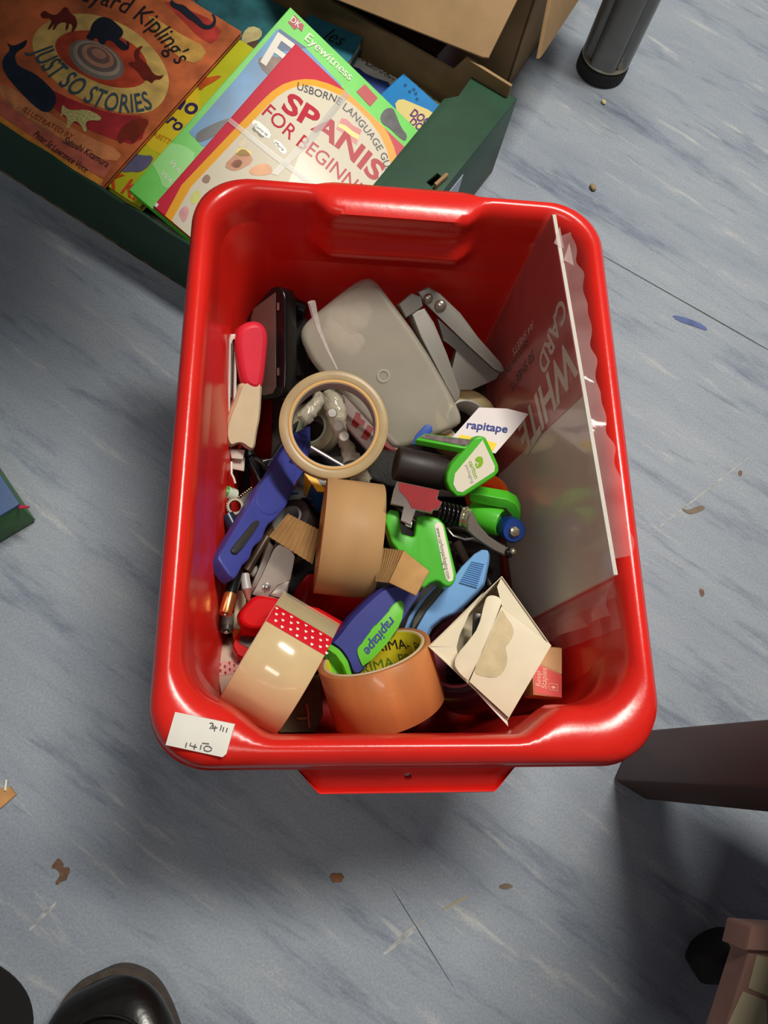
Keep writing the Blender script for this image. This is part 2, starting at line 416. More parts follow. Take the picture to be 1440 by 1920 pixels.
loops = [
    rr(.040, .0285, .040, .040, 0), rr(.0385, .0275, .0385, .042, .004), rr(.0225, .0195, .0225, .042, .258), rr(.019, .0175, .019, .042, .272),
    rr(.004, .004, .004, .042, .270), rr(.0, .0, .0, .042, .270, hb=-.003), rr(-.0008, -.0008, -.0008, .042, .279, hb=-.0045), rr(.0012, .0012, .0012, .042, .281, hb=-.0045), rr(.0005, .0005, .0005, .042, .287, hb=-.0045),
    rr(.003, .003, .003, .042, .295, hb=-.004), rr(.007, .008, .006, .041, .2990, hb=-.001), rr(.0105, .016, .009, .040, .3005, hf=-.004, hb=.006),
    rr(.014, .026, .0125, .039, .2995, hf=-.011, hb=.013), rr(.017, .034, .0165, .037, .2965, hf=-.0165, hb=.0155), rr(.0195, .0385, .0190, .036, .290, hf=-.0185, hb=.0135),
    rr(.0205, .0400, .0202, .036, .282, hf=-.0195, hb=.0095), rr(.0215, .0410, .0212, .036, .268, hf=-.0200, hb=.0070), rr(.0220, .0415, .0218, .036, .262, hf=-.0200, hb=.0105), rr(.0225, .0420, .0224, .036, .2575, hf=-.0200, hb=.0150),
    rr(.0230, .0405, .0232, .036, .250, hf=-.0180, hb=.0155), rr(.0236, .0385, .0240, .036, .240, hf=-.0155, hb=.004), rr(.0240, .0375, .0245, .036, .230, hf=-.0145),
    rr(.0300, .0420, .0300, .034, .03, hf=-.011), rr(.033, .045, .033, .032, .016, hf=-.011), rr(.040, .050, .040, .028, .012, hf=-.011)]
rb = thing('storage_box', 'open red plastic storage box full of stationery, white sticker on its rim', 'storage box', T(.08, .2275, 0))
bm = loft(loops)
shell = obj('shell', bm, redp, rb, Matrix(), ang=60)
# flange handles
def handle(yedge, s, xa, xb, hole):
    z0, z1 = .271, .258
    def sec(t, k):  # t along x, k across
        xx = xa+(xb-xa)*t
        return xx
    b = bmesh.new()
    prof = [(0, .2705), (.006, .2685), (.0135, .263), (.0158, .2605), (.0166, .2635), (.0176, .2640), (.0182, .2600), (.0165, .2575), (.012, .2600), (.0, .2640)]
    n = len(prof); rings = []
    xs = [xa, xa+.003, xa+.008, xa+.0135, xa+.016]+[xa+.016+(xb-xa-.032)*i/10 for i in range(1, 10)]+[xb-.016, xb-.0135, xb-.008, xb-.003, xb]
    for xx in xs:
        f = min(1, (xx-xa+.0012)/.0165, (xb-xx+.0012)/.0165); f = max(f, .05)
        rings.append([b.verts.new((xx, yedge-s*(y*f), z if y else z)) for y, z in prof])
    for a, c in zip(rings, rings[1:]):
        for i in range(n): b.faces.new((a[i], a[(i+1) % n], c[(i+1) % n], c[i]))
    b.faces.new(rings[0]); b.faces.new(rings[-1][::-1])
    h = obj('handle', b, redp, rb, Matrix())
    if hole:
        hp = P(765, 1456, .2676); drill(h, cyl(.0026, .03, -.015, 24, .0002), T(hp.x, hp.y, .2676) @ RX(30))
    return h
handle(Y0+.001, 1, .004, .156, True)
handle(Y1-.001, -1, .012, .148, False)
# the sticker lies on the wide rim corner
sm = FP((353, 1336, .3010), (440, 1358, .3022), (318, 1394, .2985))
paper = mt('label_paper', (226, 222, 212), .6, var=.03)
st = traced('sticker', paper, sm, [(328, 1335), (440, 1358), (424, 1414), (417, 1420), (310, 1397)], .004, rb, bev=.0002, zoff=.0016, label='white paper sticker with handwriting')
pen = mt('pen_grey', (92, 84, 84), .6)
def stroke(px, wd=.0007, M=sm, par=st, z=.0019, mat=pen):
    p = [Vector((q.x, q.y, z)) for q in pl(M, px, z)]
    return obj('handwriting', sweep(p, wd/2, 6), mat, par, M)
S = lambda x, y: (300+x/9.6, 1320+y/9.6)
for s in ([(895, 350), (930, 340), (955, 350), (950, 375), (895, 440), (960, 435), (1035, 428)], [(965, 380), (950, 425)], [(1000, 395), (985, 440), (980, 490)],
          [(1110, 380), (1085, 475)], [(1150, 415), (1130, 495)], [(1215, 430), (1190, 510)],
          [(480, 695), (460, 780)], [(560, 700), (535, 745), (600, 765), (665, 780)], [(635, 720), (610, 820)], [(745, 735), (725, 820)], [(760, 705), (885, 718)],
          [(830, 755), (790, 790), (800, 835), (860, 855), (920, 840), (930, 800), (890, 765), (830, 755)]):
    stroke([S(*q) for q in s])

# ------------------------------------------------------------------ fruit crate with books
kraft = mt('kraft_card', (150, 122, 84), .75, var=.10, vscale=30, bump=.1, bscale=300)
kraft_l = mt('kraft_card_light', (186, 152, 104), .75, var=.08, vscale=30)
green = mt('crate_green', (38, 72, 52), .5, var=.08, vscale=20)
A_, B_ = Vector((.837, -.547, 0)), Vector((.547, .837, 0))
def crate_pt(a, b, z): return A_*a+B_*b+Vector((0, 0, z))
CM = Matrix(((A_.x, B_.x, 0, 0), (A_.y, B_.y, 0, 0), (0, 0, 1, 0), (0, 0, 0, 1))); CM.translation = crate_pt(-.8086, .381, 0)
CL, CW = .600, .398
cr = thing('fruit_crate', 'dark green cardboard fruit crate holding picture books, kraft brown inside', 'crate', CM)
obj('base_panel', box(CL, CW, .005, (CL/2, CW/2, .0026), .0005), kraft, cr)
def crimp(x): return .0012*math.sin(x*95)+.0008*math.sin(x*41)
b = bmesh.new(); n = 60; r0 = []
for i in range(n+1):
    x = CL*i/n; r0.append([b.verts.new(v) for v in ((x, 0, 0.0002), (x, .0035, .0002), (x, .0035, .0985+crimp(x)), (x, 0, .0985+crimp(x)))])
for p, q in zip(r0, r0[1:]):
    for k in range(4): b.faces.new((p[k], q[k], q[(k+1) % 4], p[(k+1) % 4]))
b.faces.new(r0[0]); b.faces.new(r0[-1][::-1])
obj('side_panel', b, green, cr, smooth=False)
obj('side_liner', box(CL-.02, .004, .078, (CL/2, .0056, .0400), .0004), kraft, cr)
obj('side_panel', box(CL, .0035, .112, (CL/2, CW-.0018, .0565), .0004), green, cr)
obj('side_liner', prism([(.01, .003), (CL-.01, .003), (CL-.01, .138), (CL-.075, .140), (CL-.088, .116), (.30, .112), (.01, .108)], .004, 0, 0), kraft, cr, CM @ T(0, CW-.0085, 0) @ RX(90), smooth=False)
for sx in (0, 1):
    xx = CL if sx else 0; sg = -1 if sx else 1
    obj('end_panel', box(.004, CW, .120, (xx+sg*.002, CW/2, .0602), .0004), green, cr)
    if sx: ledge = obj('end_ledge', prism([(xx, 0), (xx, CW-.004), (xx+sg*.012, CW), (xx+sg*.062, CW), (xx+sg*.058, CW-.045), (xx+sg*.070, CW-.06), (xx+sg*.066, .06), (xx+sg*.064, 0)], .004, .1215, .0004), green, cr)
    obj('end_liner', box(.004, CW-.012, .112, (xx+sg*.012, CW/2, .0590), .0004), kraft, cr)
# slot with raised tongue and barcode label on the end near the red box
sp = CM.inverted() @ P(820, 340, .1217); drill(ledge, box(.008, .02, .02, (0, 0, 0), 0), CM @ T(sp.x-.004, sp.y, .1217) @ RZ(-10))
obj('slot_tongue', box(.004, .022, .008, (0, 0, .003), .0004), kraft, cr, CM @ T(sp.x+.004, sp.y, .1218) @ RZ(-8))
LM = CM @ T(CL+.0006, CW-.17, .075)
lab = obj('barcode_label', box(.0006, .09, .055, (0, 0, 0), 0), mt('pale_label', (186, 196, 214), .5), cr, LM, label='pale blue barcode label')
for i in range(14): obj('bar', box(.0003, .0012+.0012*(i % 3 == 0), .026, (.0005, -.02+i*.0034, -.006), 0), mt('print_black', (24, 22, 24), .6), lab, LM)

def book(name, label, M, x0, x1, y0, y1, th, cover, group='books in the green crate', pages=True):
    r = thing(name, label, 'book', M, group)
    w_, h_ = x1-x0, y1-y0; cx, cy = (x0+x1)/2, (y0+y1)/2
    f = obj('front_cover', box(w_, h_, .0012, (cx, cy, -.0006), .0003, 1), cover, r)
    RECT[f.name] = (x0, x1, y0, y1)
    obj('page_block', box(w_-.004, h_-.005, th-.0026, (cx, cy, -th/2), .0002, 1), mt('pages', (222, 214, 192), .8, var=.1, vscale=300, stretch=(1, 1, 40)), r)
    obj('back_cover', box(w_, h_, .0012, (cx, cy, -th+.0006), .0003, 1), cover, r)
    obj('spine', box(.0012, h_, th, (x0+.0002, cy, -th/2), .0003, 1), cover, r)
    return r, f
ink = mt('ink_navy', (28, 34, 52), .5); inkb = mt('ink_black', (34, 28, 30), .5)
white = mt('print_white', (232, 228, 214), .5); redpr = mt('print_red', (190, 22, 50), .45, ior=1.2)
# --- animal story book (orange)
M1 = F(P(188, 355, .088), P(188, 355, .088)*2-P(0, 235, .092), P(415, 52, .112))
b1, c1 = book('picture_book', 'large orange and yellow animal story hardback with blue-grey hand-drawn title', M1, -.262, 0, 0, .272, .006, mt('cover_orange', (206, 108, 62), .45, var=.30, vscale=22))
flatpx(c1, 'cover_print', mt('p_sand', (222, 184, 104), .45, var=.16, vscale=50), M1, [(60, 65), (95, 35), (160, 22), (235, 45), (290, 90), (318, 140), (315, 175), (295, 205), (262, 215), (200, 208), (130, 175), (85, 135), (62, 100)], .0003, 2)
flatpx(c1, 'cover_print', mt('p_terracotta', (190, 70, 42), .45, var=.2, vscale=50), M1, [(100, 75), (140, 55), (215, 62), (268, 95), (282, 140), (262, 165), (205, 165), (150, 140), (110, 110)], .0005, 2)
flatpx(c1, 'cover_print', mt('p_red', (176, 48, 52), .45, var=.2, vscale=50), M1, [(90, 165), (140, 190), (215, 215), (280, 218), (262, 275), (200, 258), (125, 225), (95, 195)], .0003, 1)
flatpx(c1, 'cover_print', mt('p_peach', (226, 142, 90), .45, var=.15, vscale=60), M1, [(0, 150), (80, 205), (160, 255), (232, 285), (215, 308), (140, 275), (60, 228), (0, 185)], .0004, 1)
flatpx(c1, 'cover_print', mt('p_pink', (205, 108, 86), .45, var=.15, vscale=60), M1, [(0, 185), (60, 228), (140, 275), (212, 308), (196, 335), (110, 290), (0, 215)], .0004)
flatpx(c1, 'cover_print', mt('p_amber', (228, 150, 60), .45, var=.15, vscale=60), M1, [(0, 217), (110, 292), (194, 337), (187, 352), (90, 298), (0, 233)], .0004)
flatpx(c1, 'cover_print', mt('p_corner_red', (184, 60, 50), .45, var=.2, vscale=50), M1, [(296, -8), (420, 48), (402, 86), (372, 70), (340, 36)], .0003, 1)
flatpx(c1, 'cover_print', mt('p_gold', (214, 164, 84), .45, var=.2, vscale=50), M1, [(270, 20), (330, 60), (392, 92), (372, 120), (338, 112), (300, 70)], .0004, 1)
for k, (sc, rgb) in enumerate(((1, (128, 118, 108)), (.86, (168, 150, 132)), (.72, (112, 98, 92)), (.58, (182, 132, 108)), (.42, (120, 92, 88)), (.26, (176, 124, 102)))):
    flatpx(c1, 'swirl', mt('swirl%d' % k, rgb, .5, var=.12), M1, ell(181+k, 113-k*2, 56*sc, 32*sc, 27), .0007+.0002*k)
flatpx(c1, 'whale_print', mt('p_whale', (30, 44, 62), .45, var=.3, vscale=40), M1, [(12, 78), (20, 86), (30, 86), (42, 80), (52, 74), (48, 88), (36, 95), (28, 102), (30, 120), (45, 130), (65, 138), (85, 155), (104, 175), (106, 190), (98, 206), (84, 213), (62, 198), (30, 165), (10, 140), (3, 120), (10, 104), (20, 95)], .0008, 1)
def beast(mat, px, z=.0009): flatpx(c1, 'animal_print', mat, M1, px, z, 1)
dkb = mt('p_navy', (30, 34, 48), .45); mar = mt('p_maroon', (112, 34, 24), .45, var=.2); dkr = mt('p_dkred', (128, 44, 26), .45, var=.2)
beast(mar, [(75, 28), (84, 20), (92, 26), (103, 30), (113, 24), (120, 14), (128, 16), (132, 26), (142, 32), (146, 48), (138, 60), (133, 62), (137, 50), (130, 43), (128, 56), (122, 58), (126, 42), (110, 44), (103, 56), (98, 58), (104, 42), (96, 54), (88, 58), (98, 40), (92, 34), (80, 36)])
beast(dkb, [(160, 72), (168, 62), (172, 48), (180, 38), (192, 32), (208, 36), (220, 46), (232, 58), (230, 68), (222, 74), (232, 80), (240, 88), (236, 78), (243, 80), (242, 94), (230, 96), (220, 88), (212, 78), (200, 76), (196, 86), (186, 82), (184, 74), (178, 72), (174, 78)])
beast(mar, [(255, 118), (250, 100), (258, 90), (270, 86), (262, 96), (260, 108), (270, 116), (280, 126), (288, 140), (300, 144), (308, 140), (302, 150), (290, 150), (285, 158), (278, 152), (268, 150), (258, 134), (238, 120), (248, 116)])
beast(dkr, [(218, 260), (228, 240), (246, 226), (262, 222), (282, 226), (268, 250), (256, 262), (250, 272), (244, 260), (234, 262), (226, 272)])
beast(dkb, [(322, 0), (330, 8), (345, 10), (358, 22), (372, 34), (384, 48), (396, 48), (402, 36), (396, 26), (404, 30), (406, 46), (396, 56), (380, 56), (364, 42), (350, 34), (338, 22), (322, 14), (318, 6)])
beast(mt('p_leopard', (214, 190, 120), .5, var=.5, vscale=900), [(118, 196), (126, 206), (140, 208), (160, 206), (178, 212), (192, 222), (186, 228), (172, 226), (160, 230), (164, 246), (158, 250), (152, 234), (140, 226), (132, 238), (124, 244), (128, 224), (120, 214), (114, 222), (116, 206)])
tt = mt('title_slate', (66, 86, 96), .5)
txpath(c1, 'JUST SO STORIES', tt, M1, [(58, 96), (72, 122), (92, 146), (118, 166), (150, 188), (186, 204), (225, 212), (262, 211), (288, 204)], .036, .0010, bold=.012)
txpath(c1, "Rudyard Kipling's", inkb, M1, [(105, -8), (140, 0), (190, 10), (235, 26), (275, 52), (305, 85), (330, 122)], .034, .0010)
txpath(c1, 'ILLUSTRATED BY', mt('p_rust', (150, 62, 30), .5), M1, [(42, 208), (70, 228), (100, 244), (134, 262)], .010, .0010)
txpath(c1, 'Satoshi Kitamura', inkb, M1, [(118, 268), (150, 285), (200, 315)], .013, .0010)
txpath(c1, 'Peter St Lawrence Voce', inkb, M1, [(62, 255), (100, 284), (160, 325)], .012, .0010)
txpath(c1, 'Jane Gale, Francesca ...', mt('p_tan', (170, 130, 90), .5), M1, [(5, 190), (60, 232), (110, 262)], .010, .0010)
# --- dinosaur book (yellow green)
M2 = F(P(190, 352, .080), P(262, 400, .080), P(430, 118, .100))
b2, c2 = book('picture_book', 'yellow-green dinosaur picture book with purple title, tucked beside the orange one', M2, -.175, .050, .006, .262, .010, mt('cover_lime', (196, 196, 40), .4, var=.1, vscale=10))
flatpx(c2, 'cover_print', mt('p_yellow', (226, 200, 44), .4, var=.05), M2, [(350, 150), (380, 180), (362, 240), (318, 300), (262, 268), (300, 220)], .0003, 2)
flatpx(c2, 'animal_print', mt('p_orange', (190, 84, 36), .4, var=.2), M2, [(330, 172), (345, 160), (358, 148), (362, 125), (370, 112), (376, 122), (378, 148), (420, 140), (400, 155), (385, 162), (375, 172), (370, 160), (352, 168), (340, 178)], .0006, 1)
flatpx(c2, 'animal_print', mt('p_bluegrey', (104, 104, 138), .4, var=.15), M2, [(226, 318), (228, 306), (238, 300), (234, 288), (246, 284), (262, 292), (290, 292), (280, 312), (262, 324), (246, 322), (232, 324)], .0006, 1)
pur = mt('p_purple', (52, 44, 92), .4)
txpx(c2, 'ino', pur, M2, (312, 194), (364, 218), .0008, 1.1, .02); txpx(c2, 'Gro', pur, M2, (292, 214), (334, 248), .0008, 1.1, .02)
txpx(c2, 'BABETTE', mt('p_orange2', (196, 120, 30), .4), M2, (280, 252), (322, 274), .0008, 1.2)
txpx(c2, 'K KI', mt('p_redor', (214, 74, 34), .4), M2, (196, 345), (252, 375), .0008, 1.3, .02)
# --- teal painting book behind
M3 = F(P(520, 40, .076), P(560, 62, .076), P(500, 85, .075))
b3, c3 = book('picture_book', 'dark teal picture book with painted cream and brown figures behind the green book', M3, -.10, .06, -.20, .026, .012, mt('cover_teal', (44, 96, 104), .4, var=.3, vscale=25))
flatpx(c3, 'cover_print', mt('p_cream', (206, 190, 134), .5, var=.15), M3, [(455, 62), (470, 48), (492, 56), (490, 72), (470, 80), (452, 85)], .0004, 1)
flatpx(c3, 'cover_print', mt('p_brown', (96, 68, 56), .5, var=.25), M3, [(446, 100), (460, 82), (480, 76), (495, 84), (492, 110), (470, 118), (448, 112)], .0004, 1)
# --- green reference book
M4 = FY(P(545, 14, .162), P(815, 290, .086), P(232, 368, .118))
w4 = onpl(M4, 815, 290).x; h4 = -onpl(M4, 232, 368).y
b4, c4 = book('reference_book', 'bright green reference book with white serif title band and blue bird photograph', M4, 0, w4, -h4+.0095, 0, .007, mt('cover_green', (92, 206, 60), .35, var=.04))
flatpx(c4, 'cover_photo', mt('p_skyblue', (66, 134, 186), .35, var=.18, vscale=18), M4, [(520, 54), (572, 88), (640, 160), (480, 260), (380, 275), (354, 248), (440, 150)], .0003)
flatpx(c4, 'cover_photo', mt('p_navyblue', (40, 76, 120), .35, var=.2, vscale=20), M4, [(524, 54), (575, 90), (500, 100)], .0005)
flatpx(c4, 'cover_photo', mt('p_warmbrown', (112, 86, 74), .4, var=.3), M4, [(480, 112), (500, 104), (545, 112), (560, 130), (520, 150), (496, 138)], .0005, 1)
flatpx(c4, 'animal_print', mt('p_penguin', (30, 32, 44), .35, var=.2), M4, [(370, 248), (392, 236), (420, 224), (440, 220), (420, 244), (390, 262), (372, 268), (366, 258)], .0006, 1)
flatpx(c4, 'cover_print', mt('p_palegreen', (140, 222, 118), .35), M4, [(280, 300), (312, 268), (345, 272), (372, 292), (330, 350), (306, 355), (296, 325)], .0004, 1)
txpx(c4, 'F', white, M4, (488, 116), (524, 142), .0009, .95, .01)
flatpx(c4, 'cover_print', mt('p_dkred2', (170, 40, 60), .4), M4, [(540, 42), (552, 28), (570, 48), (566, 60), (558, 52), (552, 56)], .0004)
txpx(c4, 'DK', white, M4, (543, 40), (560, 54), .0009, 1.2, .01)
txpx(c4, 'Eyewitness', white, M4, (570, 74), (655, 152), .0008, 1.0, .005)
txpx(c4, 'WA', white, M4, (316, 306), (334, 326), .0008); txpx(c4, 'WA', white, M4, (300, 326), (318, 346), .0008)
flatpx(c4, 'cover_photo', mt('p_scarlet', (178, 36, 40), .4), M4, [(668, 172), (684, 158), (708, 184), (694, 200)], .0005)
flatpx(c4, 'cover_photo', mt('p_boot', (62, 62, 66), .3, var=.4, vscale=90), M4, [(712, 218), (722, 204), (736, 202), (742, 214), (752, 240), (764, 254), (760, 266), (746, 256), (730, 240), (716, 232)], .0005, 1)
flatpx(c4, 'cover_photo', mt('p_dancer', (44, 48, 62), .4, var=.3), M4, [(778, 266), (790, 272), (800, 270), (806, 282), (796, 292), (788, 286), (782, 290), (786, 280)], .0005, 1)
# --- red language guide on top
M5 = FY(P(555, 82, .155), P(790, 305, .095), P(278, 398, .114))
w5 = onpl(M5, 790, 305).x+.006; h5 = -onpl(M5, 278, 398).y
b5, c5 = book('language_book', 'red and cream language guide with clear tape cross, topmost book in the crate', M5, 0, w5, -h5+.0090, 0, .005, mt('cover_red', (204, 26, 56), .42, ior=1.22))
E5 = [(345, 455), (292, 398), (480, 200), (520, 162), (560, 148), (600, 150), (660, 176), (720, 234), (745, 290), (752, 350), (700, 420), (500, 520)]
flatpx(c5, 'cover_band', mt('p_orangeyellow', (240, 170, 30), .42, ior=1.22), M5, E5, .0003, 1)
flatpx(c5, 'cover_panel', mt('p_cream2', (220, 212, 190), .42, ior=1.22), M5, [(352, 452), (312, 400), (492, 208), (528, 174), (562, 160), (598, 162), (652, 186), (706, 240), (730, 292), (738, 350), (690, 420), (500, 510)], .0005, 1)
txpath(c5, 'USBORNE LANGUAGE GUIDES', inkb, M5, [(556, 168), (590, 180), (628, 192), (662, 222), (692, 258), (712, 290), (722, 318), (728, 352)], .0125, .0008, bold=.01)
txpath(c5, 'SPANISH', redpr, M5, [(526, 204), (580, 240), (640, 282), (690, 330), (740, 372)], .034, .0008, bold=.03)
txpath(c5, 'FOR BEGINNERS', redpr, M5, [(490, 214), (545, 265), (590, 300), (650, 350), (700, 400)], .024, .0008, bold=.004)
flatpx(c5, 'flag', mt('p_flagred', (190, 36, 40), .3), M5, [(640, 222), (650, 224), (662, 236), (678, 244), (668, 272), (654, 262), (642, 250), (630, 242)], .0007)
flatpx(c5, 'flag', mt('p_flagyellow', (238, 206, 60), .3), M5, [(636, 232), (648, 236), (660, 246), (674, 254), (671, 263), (656, 254), (644, 244), (633, 238)], .0009)
for q in ([(470, 234), (478, 222), (510, 250), (502, 264)], [(510, 264), (520, 262), (540, 284), (530, 292)]): flatpx(c5, 'speech_bubble', mt('p_bubble', (206, 202, 188), .3), M5, q, .0008, 1)
txpx(c5, 'Como te', inkb, M5, (475, 236), (500, 256), .0011); txpx(c5, 'llamas?', inkb, M5, (472, 243), (492, 260), .0011); txpx(c5, 'Maria', inkb, M5, (514, 270), (530, 284), .0011)
for px, rgb in (([(418, 312), (440, 290), (456, 278), (470, 290), (475, 304), (452, 318), (436, 322)], (196, 116, 50)), ([(438, 290), (448, 276), (462, 280), (474, 288), (462, 296)], (232, 206, 70)), ([(430, 310), (444, 298), (456, 304), (446, 318)], (216, 96, 50)),
                ([(446, 276), (452, 254), (460, 248), (462, 262), (456, 278)], (214, 196, 150)), ([(466, 318), (490, 306), (508, 310), (512, 326), (490, 330), (468, 328)], (214, 140, 70)), ([(376, 340), (386, 326), (396, 332), (390, 346)], (128, 80, 50)),
                ([(356, 372), (366, 356), (376, 360), (372, 380), (360, 384)], (208, 214, 90)), ([(334, 398), (348, 384), (356, 396), (346, 420), (338, 410)], (222, 150, 150))):
    flatpx(c5, 'cartoon_print', mt('cart%d%d%d' % rgb, rgb, .4, var=.15), M5, px, .0008, 1)
flatpx(c5, 'publisher_mark', white, M5, [(282, 390), (292, 378), (298, 384), (288, 396)], .0007)
flatpx(c5, 'publisher_mark', ink, M5, [(284, 390), (288, 385), (294, 390), (290, 394)], .0009)
tapeclear = mt('clear_tape', (215, 215, 210), .2, alpha=.22, ior=1.3)
for q in ([(425, 228), (432, 222), (520, 292), (590, 345), (586, 352), (515, 300)], [(650, 165), (662, 170), (590, 262), (520, 330), (508, 326), (580, 252)]):
    flatpx(c5, 'tape_strip', tapeclear, M5, q, .0016)
flatpx(c5, 'tape_sheet', mt('clear_tape2', (250, 245, 240), .10, alpha=.06), M5, [(575, 255), (662, 172), (735, 240), (790, 305), (752, 350), (690, 400), (540, 345)], .0013)
# --- smaller books at the back
M6 = F(P(583, 22, .094), P(675, 62, .094), P(548, 80, .090))
b6, c6 = book('paperback', 'small teal paperback with black brush lettering against the crate back wall', M6, 0, .075, -.09, -.004, .016, mt('cover_teal2', (42, 108, 128), .4, var=.1))
txpx(c6, 'les', inkb, M6, (606, 72), (640, 88), .0006, 1.2, .0, .3)
M7 = F(P(655, 98, .070), P(748, 148, .068), P(640, 130, .067))
b7, c7 = book('paperback', 'white and blue paperback with purple print wedged behind the green book', M7, -.01, .085, -.10, 0, .012, mt('cover_white', (214, 210, 204), .4, var=.05))
flatpx(c7, 'cover_print', mt('p_royal', (50, 70, 140), .4, var=.1), M7, [(640, 128), (668, 124), (690, 142), (740, 158), (720, 190), (640, 170)], .0004, 1)
txpx(c7, 'cats, bats, big', inkb, M7, (672, 112), (730, 140), .0008); txpx(c7, 'author of Diary', inkb, M7, (684, 122), (738, 152), .0008)
M8 = F(P(757, 138, .094), P(862, 232, .090), P(722, 178, .086))
b8, c8 = book('paperback', 'bright blue paperback with purple capitals and a top-hatted figure, beside the ledge', M8, 0, .108, -.11, 0, .010, mt('cover_blue', (28, 128, 196), .35, var=.06))
flatpx(c8, 'cover_print', mt('p_straw', (222, 204, 130), .4), M8, [(738, 198), (750, 184), (775, 194), (812, 210), (840, 240), (850, 250), (830, 290), (790, 270), (760, 240)], .0004, 1)
txpx(c8, 'DOCTOR', mt('p_violet', (96, 42, 120), .4), M8, (768, 216), (832, 258), .0008, 1.25, .03)
txpx(c8, 'DOLITTLE', mt('p_violet', (96, 42, 120), .4), M8, (766, 232), (830, 276), .0008, 1.2, .03)
flatpx(c8, 'figure_print', mt('p_rose', (214, 168, 140), .4), M8, ell(823, 226, 15, 17), .0008)
flatpx(c8, 'figure_print', mt('print_black', (24, 22, 24)), M8, [(806, 232), (808, 222), (816, 222), (814, 208), (826, 206), (830, 220), (834, 222), (818, 230)], .0010)
for k, (u, v) in enumerate(((760, 160), (768, 172), (780, 176), (776, 168), (782, 186))): flatpx(c8, 'dot_print', mt('p_dot', (20, 80, 130), .4), M8, ell(u, v, 3, 3), .0005)
M9 = F(P(770, 150, .074), P(850, 215, .073), P(740, 180, .070))
b9, c9 = book('paperback', 'speckled yellow-green paperback showing an edge behind the bright blue one', M9, .0, .10, -.06, .001, .006, mt('cover_speck', (160, 156, 96), .5, var=.5, vscale=160))
# dark spiral notebook at the far end of the crate, and flat stock under the pile
M10 = F(P(20, 60, .078), P(60, 90, .078), P(60, 20, .078))
o10 = CM.inverted() @ M10.translation
M10 = CM @ T(.072, .20, o10.z)
b10, c10 = book('spiral_notebook', 'dark brown spiral-bound notebook beside the orange animal book', M10, -.056, .0, -.12, .14, .012, mt('cover_dkbrown', (58, 36, 26), .6, var=.3, vscale=30))
for i in range(16):
    p = M10 @ Vector((.001, -.11+i*.0155, 0)); obj('spiral_coil', lathe([(.004+.0007*math.cos(a), .0007*math.sin(a)) for a in [2*PI*k/6 for k in range(6)]], 12, closed=True), mt('wire_black', (30, 30, 30), .4, .6), b10, M10 @ T(.001, -.11+i*.0155, -.001) @ RX(90))
for i, (x, y, sx, sy, z, lb, rgb) in enumerate(((.16, .20, .22, .30, .006, 'grey hardback lying flat on the crate bottom under the orange book', (92, 90, 92)), (.40, .20, .22, .32, .006, 'navy hardback lying flat on the crate bottom under the green book', (38, 44, 70)))):
    book('hardback', lb, CM @ T(x, y, z+.0345), -sx/2, sx/2, -sy/2, sy/2, .034, mt('hb%d' % i, rgb, .5))

# ------------------------------------------------------------------ brown carton behind the crate
cc = P(950, 168, 0); ux = Vector((-.862, .507, 0)); uy = Vector((.507, .862, 0))
KM = Matrix(((-ux.x, uy.x, 0, cc.x), (-ux.y, uy.y, 0, cc.y), (0, 0, 1, 0), (0, 0, 0, 1)))
KM = KM @ T(-.42, 0, 0)       # local: x 0..-> right corner at .42, y depth, z up
kb = thing('cardboard_carton', 'open brown cardboard carton with flaps folded out, standing behind the green crate', 'carton', KM)
kr2 = mt('carton_card', (164, 132, 92), .7, var=.08, vscale=16, bump=.08, bscale=220)
KH = .27
obj('front_panel', box(.42, .004, KH, (.21, .002, KH/2), .0006), kr2, kb); obj('back_panel', box(.42, .004, KH, (.21, .298, KH/2), .0006), kr2, kb)
obj('side_panel', box(.004, .30, KH, (.418, .15, KH/2), .0006), kr2, kb); obj('side_panel', box(.004, .30, KH, (.002, .15, KH/2), .0006), kr2, kb)
obj('bottom_panel', box(.41, .29, .004, (.21, .15, .0025), .0006), kr2, kb)
FM = F(P(646, 4, .150), P(915, 110, .150), KM @ Vector((.21, 0, KH)))
p = pl(FM, [(560, -30), (646, 4), (905, 107), (916, 108)]); q0 = FM.inverted() @ (KM @ Vector((.42, 0, KH))); q1 = FM.inverted() @ (KM @ Vector((.0, 0, KH)))
obj('front_flap', prism([p[0], p[1], p[2], p[3], (q0.x, q0.y), (q1.x, q1.y)], .004, 0, .0006), kr2, kb, FM)
ka, kc = KM @ Vector((.42, 0, KH)), KM @ Vector((.42, .30, KH))
GM = F(P(1011, 110, .14), ka, kc); q0 = GM.inverted() @ ka; q1 = GM.inverted() @ kc; t_ = pl(GM, [(1011, 110), (1016, 106), (1095, -14)])
obj('side_flap', prism([t_[0], t_[1], t_[2], (q1.x, q1.y), (q0.x, q0.y)], .004, 0, .0006), kr2, kb, GM)
tag(obj('storage_crate', box(.40, .075, .10, (0, 0, .0502), .006), mt('maroon', (70, 26, 24), .5, var=.2), M=Matrix.Translation(crate_pt(-.53, .835, 0)) @ RZ(-33.2)), 'dark maroon crate in the shade between the green crate and the carton', 'crate')

